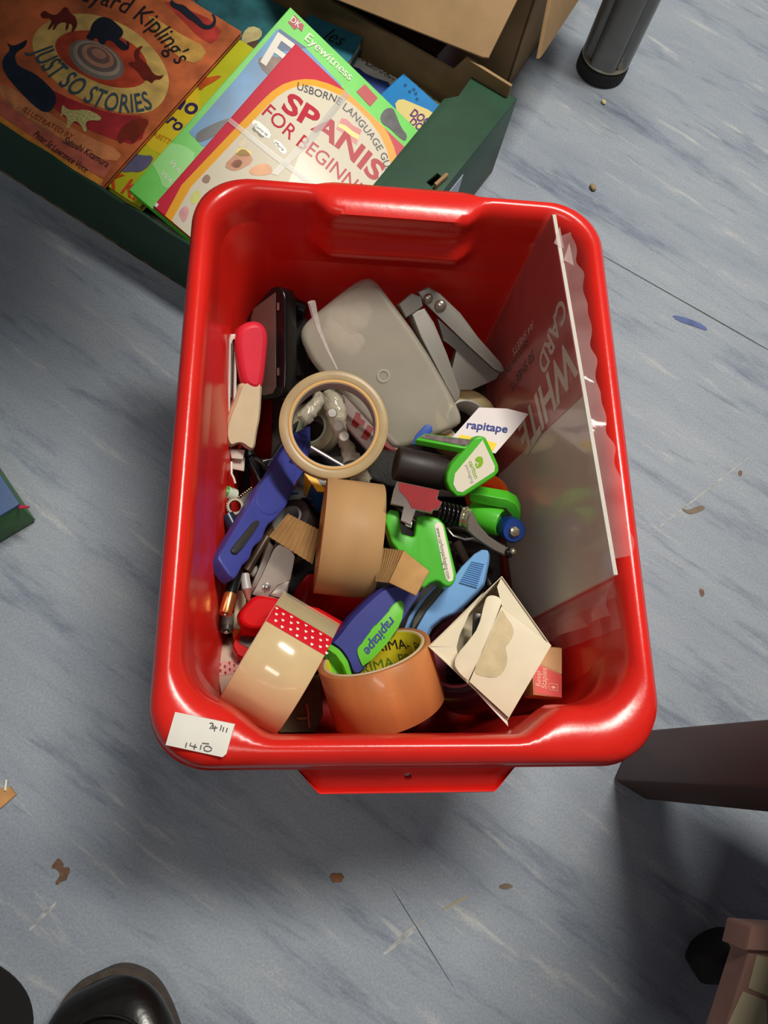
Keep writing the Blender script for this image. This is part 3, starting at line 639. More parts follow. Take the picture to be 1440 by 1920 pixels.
# ------------------------------------------------------------------ table leg, chair leg and other furniture, some of it unseen and added for shade
chrome = mt('grey_metal', (122, 122, 118), .35, .3, var=.05)
lp = P(1125, 132, 0)
leg = thing('table_leg', 'grey fluted metal table leg with black ribbed foot on the blue floor', 'table leg', T(lp.x, lp.y, 0))
b = bmesh.new(); n = 96; R_ = .036
def lr(i):
    a = 2*PI*i/n; k = 0
    for c in (.4, 2.0, 3.6, 5.1):
        d = abs((a-c+PI) % (2*PI)-PI); k += .006*math.exp(-(d/.17)**2)
    return R_-k
loopsL = [[Vector((lr(i)*math.cos(2*PI*i/n)*s, lr(i)*math.sin(2*PI*i/n)*s, z)) for i in range(n)] for s, z in ((.9, .022), (1, .026), (1, .70))]
obj('tube', loft(loopsL), chrome, leg)
fl = []
for z, s in ((.0003, .034), (.003, .0365), (.019, .0365), (.022, .034)): fl.append([Vector(((s+(.0008 if i % 2 else 0))*math.cos(2*PI*i/n), (s+(.0008 if i % 2 else 0))*math.sin(2*PI*i/n), z)) for i in range(n)])
obj('foot', loft(fl), mt('black_rubber', (26, 24, 24), .6), leg, smooth=False)
obj('collar', ring(.031, .0362, .003, .0235), mt('pale_metal', (176, 170, 150), .3, .7), leg)
darkwood = mt('dark_wood', (82, 50, 38), .5, var=.15, vscale=30, stretch=(1, 1, .15), bump=.08)
bl = P(1150, 1462, 0); br = P(1207, 1497, 0); e1 = (br-bl).normalized(); e2 = Vector((-e1.y, e1.x, 0)); sz = (br-bl).length
WMx = Matrix(((e1.x, e2.x, 0, bl.x), (e1.y, e2.y, 0, bl.y), (0, 0, 1, 0), (0, 0, 0, 1)))
desk = thing('wooden_bench', 'dark brown wooden bench with a thick square leg beside the red box, unseen seat added for shade', 'bench', WMx)
obj('leg', box(sz+.004, .058, .428, (sz/2+.002, .029, .2143), .003), darkwood, desk)
for lx, ly in ((.68, .029), (.68, -.30)): obj('leg', box(sz, .05, .428, (lx, ly, .2143), .003), darkwood, desk)
obj('rail', box(.64, .02, .05, (.36, .03, .395), .002), darkwood, desk)
obj('seat_board', box(.80, .52, .024, (.402, -.06, .4405), .004), darkwood, desk)  # out-of-view seat, sized so it shades the floor beside the leg
# pale painted stool, lower right, and a black castor
pk = mt('pink_paint', (166, 126, 112), .7, var=.06)
PM = F(P(1398, 1722, .24), P(1500, 1728, .24), P(1340, 1905, .24))
pc = thing('step_stool', 'pale pink painted step stool with cream patches beside the wooden bench', 'stool', PM)
traced('seat_board', pk, PM, [(1408, 1740), (1560, 1750), (1560, 2080), (1310, 2080), (1364, 1915), (1404, 1786), (1398, 1780)], .022, pc, bev=.002)
traced('edge_strip', pk, PM, [(1408, 1736), (1560, 1746), (1560, 1790), (1398, 1782)], .03, pc, bev=.002, zoff=.006)
for q in ([(1418, 1790), (1470, 1800), (1470, 1880), (1440, 1868), (1402, 1852)], [(1392, 1858), (1436, 1876), (1440, 1960), (1345, 1960)]): flatpx(pc, 'cream_patch', mt('cream_patch', (206, 192, 156), .6), PM, q, .0006)
for lx, ly in ((.60, -.14), (.60, -.40), (.86, -.14), (.86, -.40)): obj('leg', box(.03, .03, .222, (0, 0, .1112), .002), pk, pc, T(lx, ly, 0))
obj('seat_board', prism([(PM.inverted() @ Vector((x_, y_, .24))).xy for x_, y_ in ((.46, -.12), (.88, -.12), (.88, -.42), (.46, -.42))], .022, -.0005, .001), pk, pc, PM)
cs = P(1330, 1790, .025)
tag(obj('castor', lathe([(0, -.013), (.022, -.014), (.0275, -.010), (.028, 0), (.0275, .010), (.022, .014), (0, .013)], 32), mt('black_rubber', (26, 24, 24)), M=T(cs.x+.006, cs.y, .028) @ RZ(30) @ RX(90)), 'black castor wheel on the floor in front of the pink stool', 'castor')
bd = thing('shade_table', 'plain grey-topped table with metal legs, unseen, added to shade the crate of books', 'table', T(-.62, 1.16, 0))  # unseen table, added so its top keeps light off the books
obj('shade_table_top', box(1.36, 1.22, .024, (0, 0, .712), .003), mt('grey_laminate', (150, 148, 142), .5), bd)
for sx, sy in ((-.6, .56), (.6, .56), (-.6, -.56)): obj('leg', lathe([(0, .0002), (.018, .0002), (.018, .70), (0, .70)], 24), chrome, bd, T(-.62+sx, 1.16+sy, 0))
# left edge: blue book corner, scrap
BM = FP((6, 895, .06), (38, 945, .06), (0, 930, .06))
bb = thing('activity_book', 'blue book corner with green edge and red ribbon lying at the floor edge', 'book', BM)
BK = F(P(37, 945, .058), P(2, 893, .058), P(0, 1000, .058)); sy_ = 1 if onpl(BK, 0, 1000).y > 0 else -1
obj('cover', box(.21, .15, .004, (.105, sy_*.075, -.002), .0006), mt('edge_blue', (28, 70, 120), .5, var=.1), bb, BK)
obj('page_block', box(.208, .148, .05, (.105, sy_*.075, -.0288), .0006), mt('edge_green', (52, 110, 48), .5, var=.15), bb, BK)
traced('ribbon', mt('edge_red', (178, 34, 66), .5), BM, [(34, 946), (54, 948), (55, 951), (35, 954)], .002, bb, zoff=-.004)
SM_ = FN(P(10, 1490, .003), Vector((0, 0, 1)), Vector((1, 0, 0)))
scp = thing('card_scrap', 'torn brown cardboard scrap with a white stick beside it on the floor', 'scrap', SM_)
traced('card', mt('scrap_card', (190, 140, 84), .7, var=.12), SM_, [(-20, 1482), (18, 1475), (30, 1490), (0, 1516), (-20, 1522)], .0025, scp, bev=.0003)
traced('stick', white, SM_, [(7, 1482), (10, 1462), (13, 1462), (11, 1483)], .002, scp, bev=.0003, zoff=.002)

# ------------------------------------------------------------------ the photographer's boot and trouser legs
bootm = mt('boot_leather', (24, 23, 21), .22, var=.2, vscale=40, bump=.15, bscale=90); fabric = mt('trouser', (22, 20, 20), .85, bump=.3, bscale=500)
solem = mt('boot_sole', (74, 64, 54), .6, var=.2, vscale=80)
toe = P(188, 1806, .0); BT = T(toe.x, toe.y-.006, 0) @ RZ(-158) @ Matrix.Scale(.92, 4)   # local +y runs from toe to heel
pr = thing('person', 'person in black boots and dark trousers standing in front of the red box', 'person', BT)
def boot(Mb):
    secs = []  # y, half width, top z
    for y, hw, h in ((.0, .012, .028), (.006, .028, .038), (.018, .043, .050), (.04, .054, .058), (.075, .058, .066), (.11, .057, .082), (.15, .050, .105), (.19, .046, .13), (.25, .044, .15), (.285, .030, .15)):
        lp_ = []; hw *= 1.10; h *= 1.06
        for k in range(20):
            a = 2*PI*k/20; x = hw*math.copysign(abs(math.cos(a))**.7, math.cos(a)); z = .016+(h-.016)*.5*(1+math.copysign(abs(math.sin(a))**.8, math.sin(a)))
            lp_.append(Vector((x, y+(.004 if z < .03 else 0), z)))
        secs.append(lp_)
    o = obj('boot', loft(secs), bootm, pr, Mb, ang=180); ss = o.modifiers.new('smooth', 'SUBSURF'); ss.levels = ss.render_levels = 2
    so = [(hw*.95, y) for y, hw in ((.0, .020), (.008, .036), (.024, .052), (.05, .060), (.09, .062), (.15, .054), (.22, .048), (.28, .040), (.296, .02))]
    pts = [(-.0, .0)]+[(x, y) for x, y in so]+[(-x, y) for x, y in so[::-1]]
    obj('sole', prism(chaikin([Vector(q) for q in pts], 2), .0185, .019, .003), solem, o, Mb)
    # raised toe seam
    sp_ = [Vector((.050*math.cos(a), .075-.062*math.sin(a), .048+.014*math.sin(a)**1)) for a in [PI*k/24 for k in range(25)]]
    sp_ = [Vector((.046, .12, .066))]+sp_+[Vector((-.046, .12, .066))]
    obj('toe_seam', sweep([Vector((v.x*.9, v.y+.012, v.z+.0035)) for v in sp_], .0016, 8), bootm, o, Mb)
    obj('laces', sweep([Vector((-.03+.06*(k % 2), .10+.012*k, .083+.008*k)) for k in range(7)], .002, 8), fabric, o, Mb)
boot(BT); BT2 = T(toe.x-.22, toe.y-.12, 0) @ RZ(-172); boot(BT2)
def tl(Mb, off): return Mb @ Vector(off)
k1, k2 = tl(BT, (0, .23, .10)), tl(BT2, (0, .22, .10))
hip = Vector((-.36, -.72, .86))
bm = sweep([k1, k1+Vector((-.01, -.02, .18)), k1+Vector((-.03, -.03, .36)), hip+Vector((.09, .02, -.12)), hip+Vector((.08, 0, .02))], lambda t: .062+.032*t, 20)
bm = sweep([k2, k2+Vector((0, -.02, .18)), k2+Vector((.0, -.03, .36)), hip+Vector((-.09, .02, -.12)), hip+Vector((-.08, 0, .02))], lambda t: .062+.032*t, 20, bm)
bm = ball(.15, hip+Vector((0, -.02, .03)), (1.15, .8, .8), bm, 24)
obj('trousers', bm, fabric, pr, Matrix(), ang=80)
# dark trouser edge in the corner
KX = P(60, 1850, .25)
obj('coat_hem', loft([[KX+Vector((-.10+.09*math.cos(a)*s, -.035+.05*math.sin(a)*s+dy, dz)) for a in [2*PI*k/64 for k in range(64)]] for s, dy, dz in ((.96, 0, -.06), (1, 0, -.05), (.95, -.03, .05), (.9, -.1, .20), (.9, -.2, .40))]), fabric, pr, Matrix(), ang=180)

# ================================================================== contents of the red box
GAP = mt('black_gap', (12, 9, 9), .9)
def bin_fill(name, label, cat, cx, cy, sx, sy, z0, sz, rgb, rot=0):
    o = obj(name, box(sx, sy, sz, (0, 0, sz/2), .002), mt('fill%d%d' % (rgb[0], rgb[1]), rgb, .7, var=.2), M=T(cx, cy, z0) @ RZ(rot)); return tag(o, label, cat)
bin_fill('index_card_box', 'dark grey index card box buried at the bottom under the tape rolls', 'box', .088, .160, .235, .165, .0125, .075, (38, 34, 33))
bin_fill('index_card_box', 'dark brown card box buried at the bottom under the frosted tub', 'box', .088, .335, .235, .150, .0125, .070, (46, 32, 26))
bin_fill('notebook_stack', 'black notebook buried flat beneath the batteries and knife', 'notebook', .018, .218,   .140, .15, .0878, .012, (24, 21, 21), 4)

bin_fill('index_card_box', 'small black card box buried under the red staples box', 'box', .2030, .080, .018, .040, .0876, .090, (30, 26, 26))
# --- white card pack in clear film
pa, pb = P(1035, 402, .305), P(1150, 1078, .305)
WC = F(pa, pb, P(905, 670, .10))
if WC.col[2].x > 0 and False: pass
L_ = (pb-pa).length
wcp = thing('card_pack', 'pack of white card in clear film with a red printed panel, leaning upright', 'card pack', WC)
sgn = -1 if WC.col[2].x < 0 else 1       # +z of the frame points at the viewer (towards -X)
dn = 1 if (WC.inverted() @ P(905, 670, .10)).y > 0 else -1
Hc = .205*dn
wht = mt('white_card', (226, 222, 212), .5, var=.02, coat=.8)
MATS['white_card'].node_tree.nodes['Principled BSDF'].inputs['Coat Roughness'].default_value = .08
cards = obj('card_stack', box(L_, abs(Hc), .0034, (L_/2, Hc/2, -.0019), .0002, 1), wht, wcp, label='stack of plain white card')
for k in range(4): obj('card_edge', box(L_-.001, .0006, .0004, (L_/2, -dn*.0002, -.0005-k*.0008), 0), wht, cards, WC)
e0, e1_ = onpl(WC, 1092, 742), onpl(WC, 930, 895); k_ = (Hc-e0.y)/(e1_.y-e0.y); e2_ = e0+(e1_-e0)*k_; e00 = e0-(e1_-e0)*(e0.y/(e1_.y-e0.y))
pan = flat(wcp, 'printed_panel', mt('panel_red', (186, 28, 18), .30, coat=.5, var=.05), [(.0005, 0), (e00.x, 0), (e2_.x, Hc), (.0005, Hc)], .0003, WC)
lw = mt('panel_white', (224, 220, 208), .35)
txpx(pan, 'WHITE', lw, WC, (1068, 630), (972, 800), .0006, 1.25, .03)
txpx(pan, 'CARD', lw, WC, (1052, 556), (1010, 680), .0006, 1.2, .03)
for k, (a, b_) in enumerate((((1000, 600), (962, 655)), ((990, 632), (940, 705)), ((1000, 655), (958, 720)))): txpx(pan, ('A4 SHEETS', 'SMOOTH FINISH', '50 SHEETS')[k], lw if k == 0 else GAP, WC, a, b_, .0006, 1)
film = mt('clear_film', (236, 230, 226), .07, alpha=.13, coat=1, bump=.25, bscale=26)
filmc = mt('film_crease', (240, 222, 218), .10, alpha=.20, coat=1, bump=.5, bscale=70)
def wr(x, y): return .0015*noise.noise(Vector((x*40, y*40, 3)))+.0006*noise.noise(Vector((x*130, y*90, 1)))
obj('film_front', grid(lambda u, v: Vector((-.004+(L_+.02)*u, (-.004*dn+(Hc+.013*dn)*v), .0018+abs(wr(u*.3, v*.2)))), 50, 36), film, wcp, ang=180)
def edge_strip(u, v):   # loose film standing past the top edge, leaning on the wall
    x = .022+(L_-.034)*u; wdt = .004+.006*min(1, .5+1.0*u)
    return Vector((x, -dn*(.006+.004*math.sin(u*9)+.002*math.sin(u*47))*v, -.0036-wdt*v+.0012*math.sin(u*70)*v))
obj('film_fold', grid(edge_strip, 90, 6), filmc, wcp, ang=180)
def tail(u, v): return Vector((L_+.002+.026*u, Hc*(.02+.72*v), -.003+.010*math.sin(u*2.2)+.003*math.sin(v*14)*u))
obj('film_tail', grid(tail, 14, 40), filmc, wcp, ang=180)
obj('film_tail', grid(lambda u, v: Vector((L_+.002+.034*u, Hc*(.06+.60*v), -.0045-.001*u+.0008*math.sin(v*20))), 10, 30), film, wcp, ang=180)
for k, (a, z_) in enumerate((((.012, .010)), ((.028, .014)))):
    obj('film_corner', prism([(a, 0), (a+.022, -.0005), (a+.020, .010), (a+.008, .004)], .0002, 0, 0), filmc, wcp, WC @ T(0, 0, -.005-k*.006) @ RX(-dn*70))

# --- grey two-hole punch
HM = FP((783, 548, .208), (941, 690, .165), (860, 590, .196))
hp_ = thing('hole_punch', 'grey metal two-hole punch with domed rivets, standing behind the frosted tub', 'hole punch', HM)
gm = mt('punch_grey', (146, 142, 134), .38, .35); gd = gm; brs = mt('punch_bright', (176, 170, 158), .25, .8)
traced('base_tray', gd, HM, [(820, 596), (882, 651), (938, 700), (930, 712), (884, 732), (858, 732), (846, 690), (858, 656), (832, 640)], .012, hp_, zoff=-.010)
traced('lever', gm, HM, [(804, 538), (783, 548), (795, 568), (823, 594), (882, 651), (929, 690), (937, 700), (947, 696), (941, 682), (896, 632), (863, 587), (825, 550)], .006, hp_, bev=.0015)
H2 = FP((773, 587, .200), (863, 740, .158), (813, 604, .194))
traced('pressing_arm', gm, H2, [(771, 590), (782, 582), (797, 577), (813, 604), (838, 664), (864, 734), (862, 748), (853, 757), (838, 724), (790, 632)], .016, hp_, bev=.0015)
traced('bracket', brs, H2, [(748, 570), (772, 549), (790, 556), (794, 574), (774, 588), (762, 596)], .010, hp_, bev=.002, zoff=.002)
for u, v, r in ((803, 560, .0048), (826, 573, .0060)):
    q = onpl(HM, u, v); obj('rivet', ball(r, (q.x, q.y, 0), (1, 1, .6)), brs, hp_, HM)
# --- frosted tub
TM = FP((690, 528, .216), (865, 790, .164), (567, 625, .188))
tub_o = [(648, 541), (674, 524), (690, 519), (704, 525), (722, 548), (790, 640), (850, 745), (868, 785), (862, 800), (800, 824), (745, 845), (728, 832), (640, 735), (590, 690), (566, 645), (561, 622), (575, 600)]
tb = thing('frosted_tub', 'frosted translucent plastic tub lying upside down with a round moulding mark', 'tub', TM)
fro = mt('frosted_plastic', (186, 180, 162), .42, alpha=.46, var=.06, vscale=12); fro2 = mt('frosted_rim', (186, 180, 162), .4, alpha=.8)
obj('tub_body', tub_shell(chaikin(pl(TM, tub_o), 1), .026, .006, 6, .0016), fro, tb, TM, ang=60)
c_ = [Vector(onpl(TM, *q)) for q in tub_o]; cen = sum(c_, Vector((0, 0)))/len(c_)
rimp = chaikin([cen+(q-cen)*1.015 for q in c_], 2)
rim_o = obj('tub_rim', prism(rimp, .004, -.0222, .0012, 3, True), fro2, tb, TM, ang=60)
drill(rim_o, prism([cen+(q-cen)*.97 for q in rimp], .02, -.015, 0), TM)
q = onpl(TM, 719, 705); obj('moulding_mark', ring(.0045, .0062, .0007, -.0002, 32), fro2, tb, TM @ T(q.x, q.y, .0002))
b = None
for k in range(26):
    u, v = 618+random.random()*62, 578+random.random()*70; q = onpl(TM, u, v)
    b = ball(.007+.004*random.random(), (q.x, q.y, -.0125-.003*random.random()), (1, 1, .6), b, 10)
tag(obj('cotton_bag', b, mt('cotton', (226, 204, 186), .8), M=TM, ang=180), 'pale pinkish cotton wool bundle showing through the frosted tub', 'cotton wool')
# --- clear twisted bag strip
cb = mt('twist_film', (230, 226, 220), .08, alpha=.45, coat=1, bump=.6, bscale=120)
tw = [P(584, 566, .245), P(588, 592, .235), P(600, 620, .226), P(614, 655, .216), P(630, 692, .206)]
tag(obj('twisted_film', sweep([p_+Vector((.001*math.sin(i*2), 0, 0)) for i, p_ in enumerate(tw)], lambda t: .0028*(1-t)+.0008, 7), cb), 'twisted strip of clear film lying across the frosted tub', 'film')
# --- black case and black dispenser
KM2 = FP((518, 535, .212), (527, 740, .175), (462, 600, .180))
bc = thing('black_case', 'slim black plastic case with brownish glossy panel standing against the back', 'case', KM2)
blk = mt('black_gloss', (16, 15, 16), .18); blk2 = mt('black_satin', (22, 20, 20), .45)
traced('case_frame', blk, KM2, [(505, 541), (518, 535), (530, 540), (535, 560), (536, 725), (528, 745), (505, 750), (478, 750), (464, 720), (460, 605), (464, 590)], .016, bc, bev=.002, sm=1)
traced('panel', mt('brown_gloss', (86, 66, 60), .2, coat=.6), KM2, [(516, 548), (476, 578), (470, 596), (474, 730), (494, 742), (510, 738), (517, 725)], .001, bc, bev=.0003, zoff=.0008)
for v in (568, 690): flatpx(bc, 'hinge_pin', mt('punch_bright', (176, 170, 158)), KM2, [(521, v), (525, v), (525, v+14), (521, v+14)], .0012)
DM = FP((556, 565, .185), (560, 735, .145), (580, 640, .163))
bd2 = thing('tape_dispenser', 'black plastic desk tape dispenser with rollers beside the black case', 'tape dispenser', DM)
traced('body', blk2, DM, [(541, 575), (572, 572), (580, 640), (580, 705), (562, 738), (540, 742)], .022, bd2, zoff=-.006)
traced('middle_block', blk, DM, [(547, 650), (552, 645), (574, 648), (574, 704), (556, 706), (549, 694)], .012, bd2, zoff=.001, bev=.0015)
for u0, v0, u1, v1 in ((544, 573, 574, 585), (543, 723, 566, 732)):
    a_, e_ = P(u0, v0, .182 if v0 < 600 else .145), P(u1, v1, .182 if v0 < 600 else .145); d_ = e_-a_; obj('roller', cyl(.0085, d_.length, 0, 28), blk, bd2, FN(a_, d_, Vector((0, 0, 1))))
# --- red and cream stapler
SM1 = FP((480, 602, .215), (455, 845, .165), (505, 640, .205))
sp1 = thing('stapler', 'cream stapler with a bright red rounded handle, upright by the left wall', 'stapler', SM1)
cream = mt('cream_plastic', (206, 190, 156), .4, var=.04); rdp = mt('stapler_red', (214, 42, 62), .4, var=.03)
arm_ = traced('base_arm', mt('stapler_white', (206, 198, 188), .4), SM1, [(444, 626), (433, 626), (429, 636), (427, 760), (422, 800), (424, 828), (434, 840), (444, 800)], .02, sp1, zoff=-.008, bev=.0015)
drill(arm_, prism(pl(SM1, [(441, 636), (437, 636), (433, 646), (432, 740), (431, 768), (438, 752)], -.008), .020, -.004, 0), SM1)
traced('staple_channel', mt('steel', (170, 168, 164), .25, .9), SM1, [(434, 640), (437, 640), (434, 745), (431, 745)], .003, sp1, zoff=-.0170, bev=0)
traced('cream_handle', cream, SM1, [(453, 712), (493, 712), (493, 729), (490, 783), (484, 810), (479, 848), (462, 842), (452, 830), (434, 841), (424, 830), (421, 807), (428, 780), (442, 748)], .028, sp1, bev=.006, seg=5, sm=1, ang=70)
traced('red_grip', rdp, SM1, [(484, 600), (500, 612), (505, 632), (502, 665), (498, 701), (494, 729), (478, 735), (458, 725), (452, 712), (447, 689), (441, 642), (446, 616), (462, 603)], .0295, sp1, bev=.0075, seg=6, zoff=.0012, sm=2, ang=70)
for k, q in enumerate(([(430, 842), (460, 844), (456, 862), (434, 860)], [(434, 862), (460, 858), (458, 884), (436, 880)])):
    traced('staple_head', mt('offwhite', (216, 204, 190), .5), SM1, q, .012, sp1, zoff=-.012-.006*k, bev=.001)
# --- rolls
def roll(name, label, M, R, core, wd, tape_m, core_m, inner_m, edge_m, group=None):
    t_ = thing(name, label, 'tape roll', M, group)
    obj('tape_body', ring(core+.0012, R, wd, -wd/2), tape_m, t_, M, ang=50)
    c__ = obj('core', ring(core-.0012, core+.0012, wd+.0006, -wd/2-.0003), core_m, t_, M, ang=50)
    return t_, c__
# clear roll facing up
RM = FN(P(626, 796, .214), (CAM-P(626, 796, .214)).normalized()*.62+Vector((0, 0, .38)), Vector((1, 0, 0)))
ro1, _ = roll('clear_tape_roll', 'clear packing tape roll with yellowish edges, open end up over the blue knife', RM @ T(0, 0, -.012), .0470, .0378, .024, mt('tape_edge_clear', (182, 158, 116), .35, alpha=.86, sub=.0, var=.06, vscale=60), mt('core_tan', (208, 164, 96), .55), None, None)
obj('core_lining', ring(.0360, .0367, .0236, -.0118), mt('core_grey', (176, 166, 158), .6), ro1, RM @ T(0, 0, -.012), ang=50)
# tan roll on its side
ta, tb_ = P(598, 1003, .178), P(708, 1016, .176); TD = (tb_-ta).normalized()
tanM = FN((ta+tb_)/2, TD, Vector((0, 0, 1)))
ro2, _ = roll('brown_tape_roll', 'tan brown parcel tape roll on its side in the middle of the heap', tanM, .0505, .0395, .0495, mt('tape_tan', (180, 142, 96), .5, ior=1.3, var=.05, vscale=30, stretch=(.1, .1, 1)), mt('core_tan', (208, 164, 96)), None, None)
# copper roll at the front
on = P(700, 1222, .212); nrm = ((CAM-on).normalized()*.42+Vector((-.24, .86, .0))).normalized()
OM = FN(on, nrm, Vector((1, 0, 0))) @ T(0, 0, -.0245)
ro3, _ = roll('copper_tape_roll', 'copper brown parcel tape roll with yellow printed core at the front of the box', OM, .0455, .0400, .049, mt('tape_copper', (192, 122, 70), .34, coat=.2, var=.10, vscale=40, stretch=(1, 1, .1)), mt('core_cream', (206, 188, 150), .6), None, None)
yl = obj('core_lining', ring(.0381, .0389, .0485, -.02425), mt('core_yellow', (214, 200, 40), .5), ro3, OM, ang=50)
pb_, pg_ = mt('print_black', (24, 22, 24)), mt('print_green', (84, 132, 40), .5)
def corelet(s, a0, z0, h, m):
    def fn(x, y, wd):
        a = math.radians(a0)+ (x*h)/.0378; return Vector((.0378*math.cos(a), .0378*math.sin(a), z0-y*h*-1))
    return letter_map(yl, s, m, fn, OM, .01)
for k, (a0, z0) in enumerate(((300, .010), (345, -.004), (28, .012), (60, .000), (95, .013), (120, -.002), (150, .012), (265, -.003), (20, -.016), (60, -.016), (330, .020), (95, -.014))):
    # letters read from inside: mirror the run direction
    h = .0125
    def fn(x, y, wd, a0=a0, z0=z0): a = math.radians(a0)-(x*h)/.0378; return Vector((.0378*math.cos(a), .0378*math.sin(a), z0+y*h-.004))
    letter_map(yl, 'PRIMA-', pb_ if k % 2 == 0 else pg_, fn, OM, .0)
# clear roll front left
la, lb_ = P(452, 1226, .206), P(562, 1290, .200); LD = (lb_-la).normalized()
cl_c = P(510, 1260, .214)+Vector((.004, .006, 0))
CLM = FN(cl_c, LD, Vector((0, 0, 1)))
ro4, _ = roll('clear_tape_roll', 'clear beige packing tape roll with a red heart-patterned band, leaning at the front corner', CLM, .0485, .0385, .049, mt('tape_beige', (208, 184, 138), .16, coat=.6, var=.03), mt('core_pale', (206, 200, 190), .6), None, None)
def cyl_patch(M, R, a0, a1, z0, z1, n=16, th=.0002):
    return grid(lambda u, v: Vector((R*math.cos(a0+(a1-a0)*u), R*math.sin(a0+(a1-a0)*u), z0+(z1-z0)*v)), n, 1)
def ang_of(M, u, v, R):     # angle on the cylinder where the pixel ray first meets it
    inv = M.inverted(); o_ = inv @ CAM; d_ = (inv.to_3x3() @ ray(u, v))
    A = d_.x**2+d_.y**2; B = o_.x*d_.x+o_.y*d_.y; Cc = o_.x**2+o_.y**2-R*R; D = B*B-A*Cc
    if D < 0: return None
    t = (-B-math.sqrt(D))/A; p_ = o_+d_*t; return math.atan2(p_.y, p_.x)
ah = ang_of(CLM, 570, 1165, .0488); al = ang_of(CLM, 560, 1200, .0488)
hb_ = obj('heart_band', cyl_patch(CLM, .0488, ah, al, -.0245, .0245), mt('band_red', (206, 20, 36), .25, coat=.5), ro4, CLM)
step = (al-ah)
for i in range(8):
    for j in range(3):
        aa = ah+step*(.18+.30*j+.10*(i % 2)); zz = -.0225+i*.0062+.002*j
        hp = [(0, -.9), (.9, .1), (.8, .7), (.35, .9), (0, .5), (-.35, .9), (-.8, .7), (-.9, .1)]
        b = bmesh.new(); sg_ = 1 if step > 0 else -1
        b.faces.new([b.verts.new((.0491*math.cos(aa-sg_*y*.0013/.05), .0491*math.sin(aa-sg_*y*.0013/.05), zz+x*.0013)) for x, y in hp])
        obj('heart', b, white, hb_, CLM, smooth=False)
obj('loose_end', grid(lambda u, v: Vector(((.0491+.004*u)*math.cos(ah-step*.9*u), (.0491+.004*u)*math.sin(ah-step*.9*u), -.0245+.049*v)), 8, 1), mt('tape_end', (180, 168, 132), .15, alpha=.5, coat=.5), ro4, CLM)
flb = obj('core_label', ring(.039, .0445, .0004, -.0249), mt('core_print', (190, 190, 178), .6), ro4, CLM)
def rim_text(s, a0, h, R=.0402):
    def fn(x, y, wd):
        a = a0-(x*h)/R; r = R+y*h; return Vector((r*math.cos(a), r*math.sin(a), -.0251))
    letter_map(flb, s, mt('pen_grey', (92, 84, 84)), fn, CLM, .01)
rim_text('PIXVILO0190', ah-.35*(1 if step > 0 else -1), .0042); rim_text('PIXVILO0190', ah+2.2, .0042)
# red arrow tape low in the corner
ra = FN(Vector((-.0490, .078, .110)), Vector((1, .12, .1)), Vector((0, 0, 1)))
ro5, _ = roll('arrow_tape_roll', 'cream tape roll with a red arrow patterned band, low in the front corner', ra, .031, .025, .024, mt('tape_cream2', (206, 190, 170), .35), mt('core_pale', (206, 200, 190)), None, None)
a1, a2 = ang_of(ra, 420, 1240, .0313), ang_of(ra, 420, 1266, .0313)
ab = obj('arrow_band', cyl_patch(ra, .0313, a1, a2, -.012, .012), mt('band_pink', (214, 160, 150), .4), ro5, ra)
for i in range(6):
    for j in range(2):
        aa = a1+(a2-a1)*(.2+.45*j+.2*(i % 2)); zz = -.0100+i*.0040; s_ = .0013; sg_ = 1 if a2 > a1 else -1
        b = bmesh.new(); b.faces.new([b.verts.new((.0316*math.cos(aa-sg_*y*s_/.031), .0316*math.sin(aa-sg_*y*s_/.031), zz+x*s_)) for x, y in ((0, 1.2), (1, .1), (.4, .1), (.4, -1), (-.4, -1), (-.4, .1), (-1, .1))])
        obj('arrow', b, mt('arrow_red', (150, 16, 22), .4), ab, ra, smooth=False)
# cream roll behind the tag, purple roll behind the carton, small grey rolls
q = P(868, 797, .112)
roll('masking_tape_roll', 'cream masking tape roll lying behind the white tag', FN(q, Vector((.15, -.1, 1)), Vector((1, 0, 0))), .034, .022, .028, mt('tape_masking', (214, 190, 138), .6, var=.05), mt('core_pale', (206, 200, 190)), None, None)
q = P(878, 1240, .156)
roll('purple_tape_roll', 'dark purple glossy tape roll standing behind the white carton', FN(q, Vector((-.50, .30, .62)), Vector((1, 0, 0))), .043, .030, .028, mt('tape_purple', (70, 32, 50), .25, coat=.4), mt('core_pink', (170, 92, 110), .4), None, None)
q = P(588, 806, .106)
roll('sticky_tape_roll', 'small clear sticky tape roll seen through the big clear ring', FN(q, Vector((-.45, -.1, .9)), Vector((1, 0, 0))), .0270, .016, .016, mt('tape_small', (146, 136, 108), .3), mt('core_green', (150, 156, 130), .5), None, None)
q = P(547, 985, .138)
roll('grey_tape_roll', 'dark grey tape roll under the corrugated card strip', FN(q, Vector((-.5, .35, .8)), Vector((1, 0, 0))), .0230, .014, .020, mt('tape_dgrey', (52, 52, 52), .4), mt('core_mgrey', (126, 126, 124), .35), None, None)
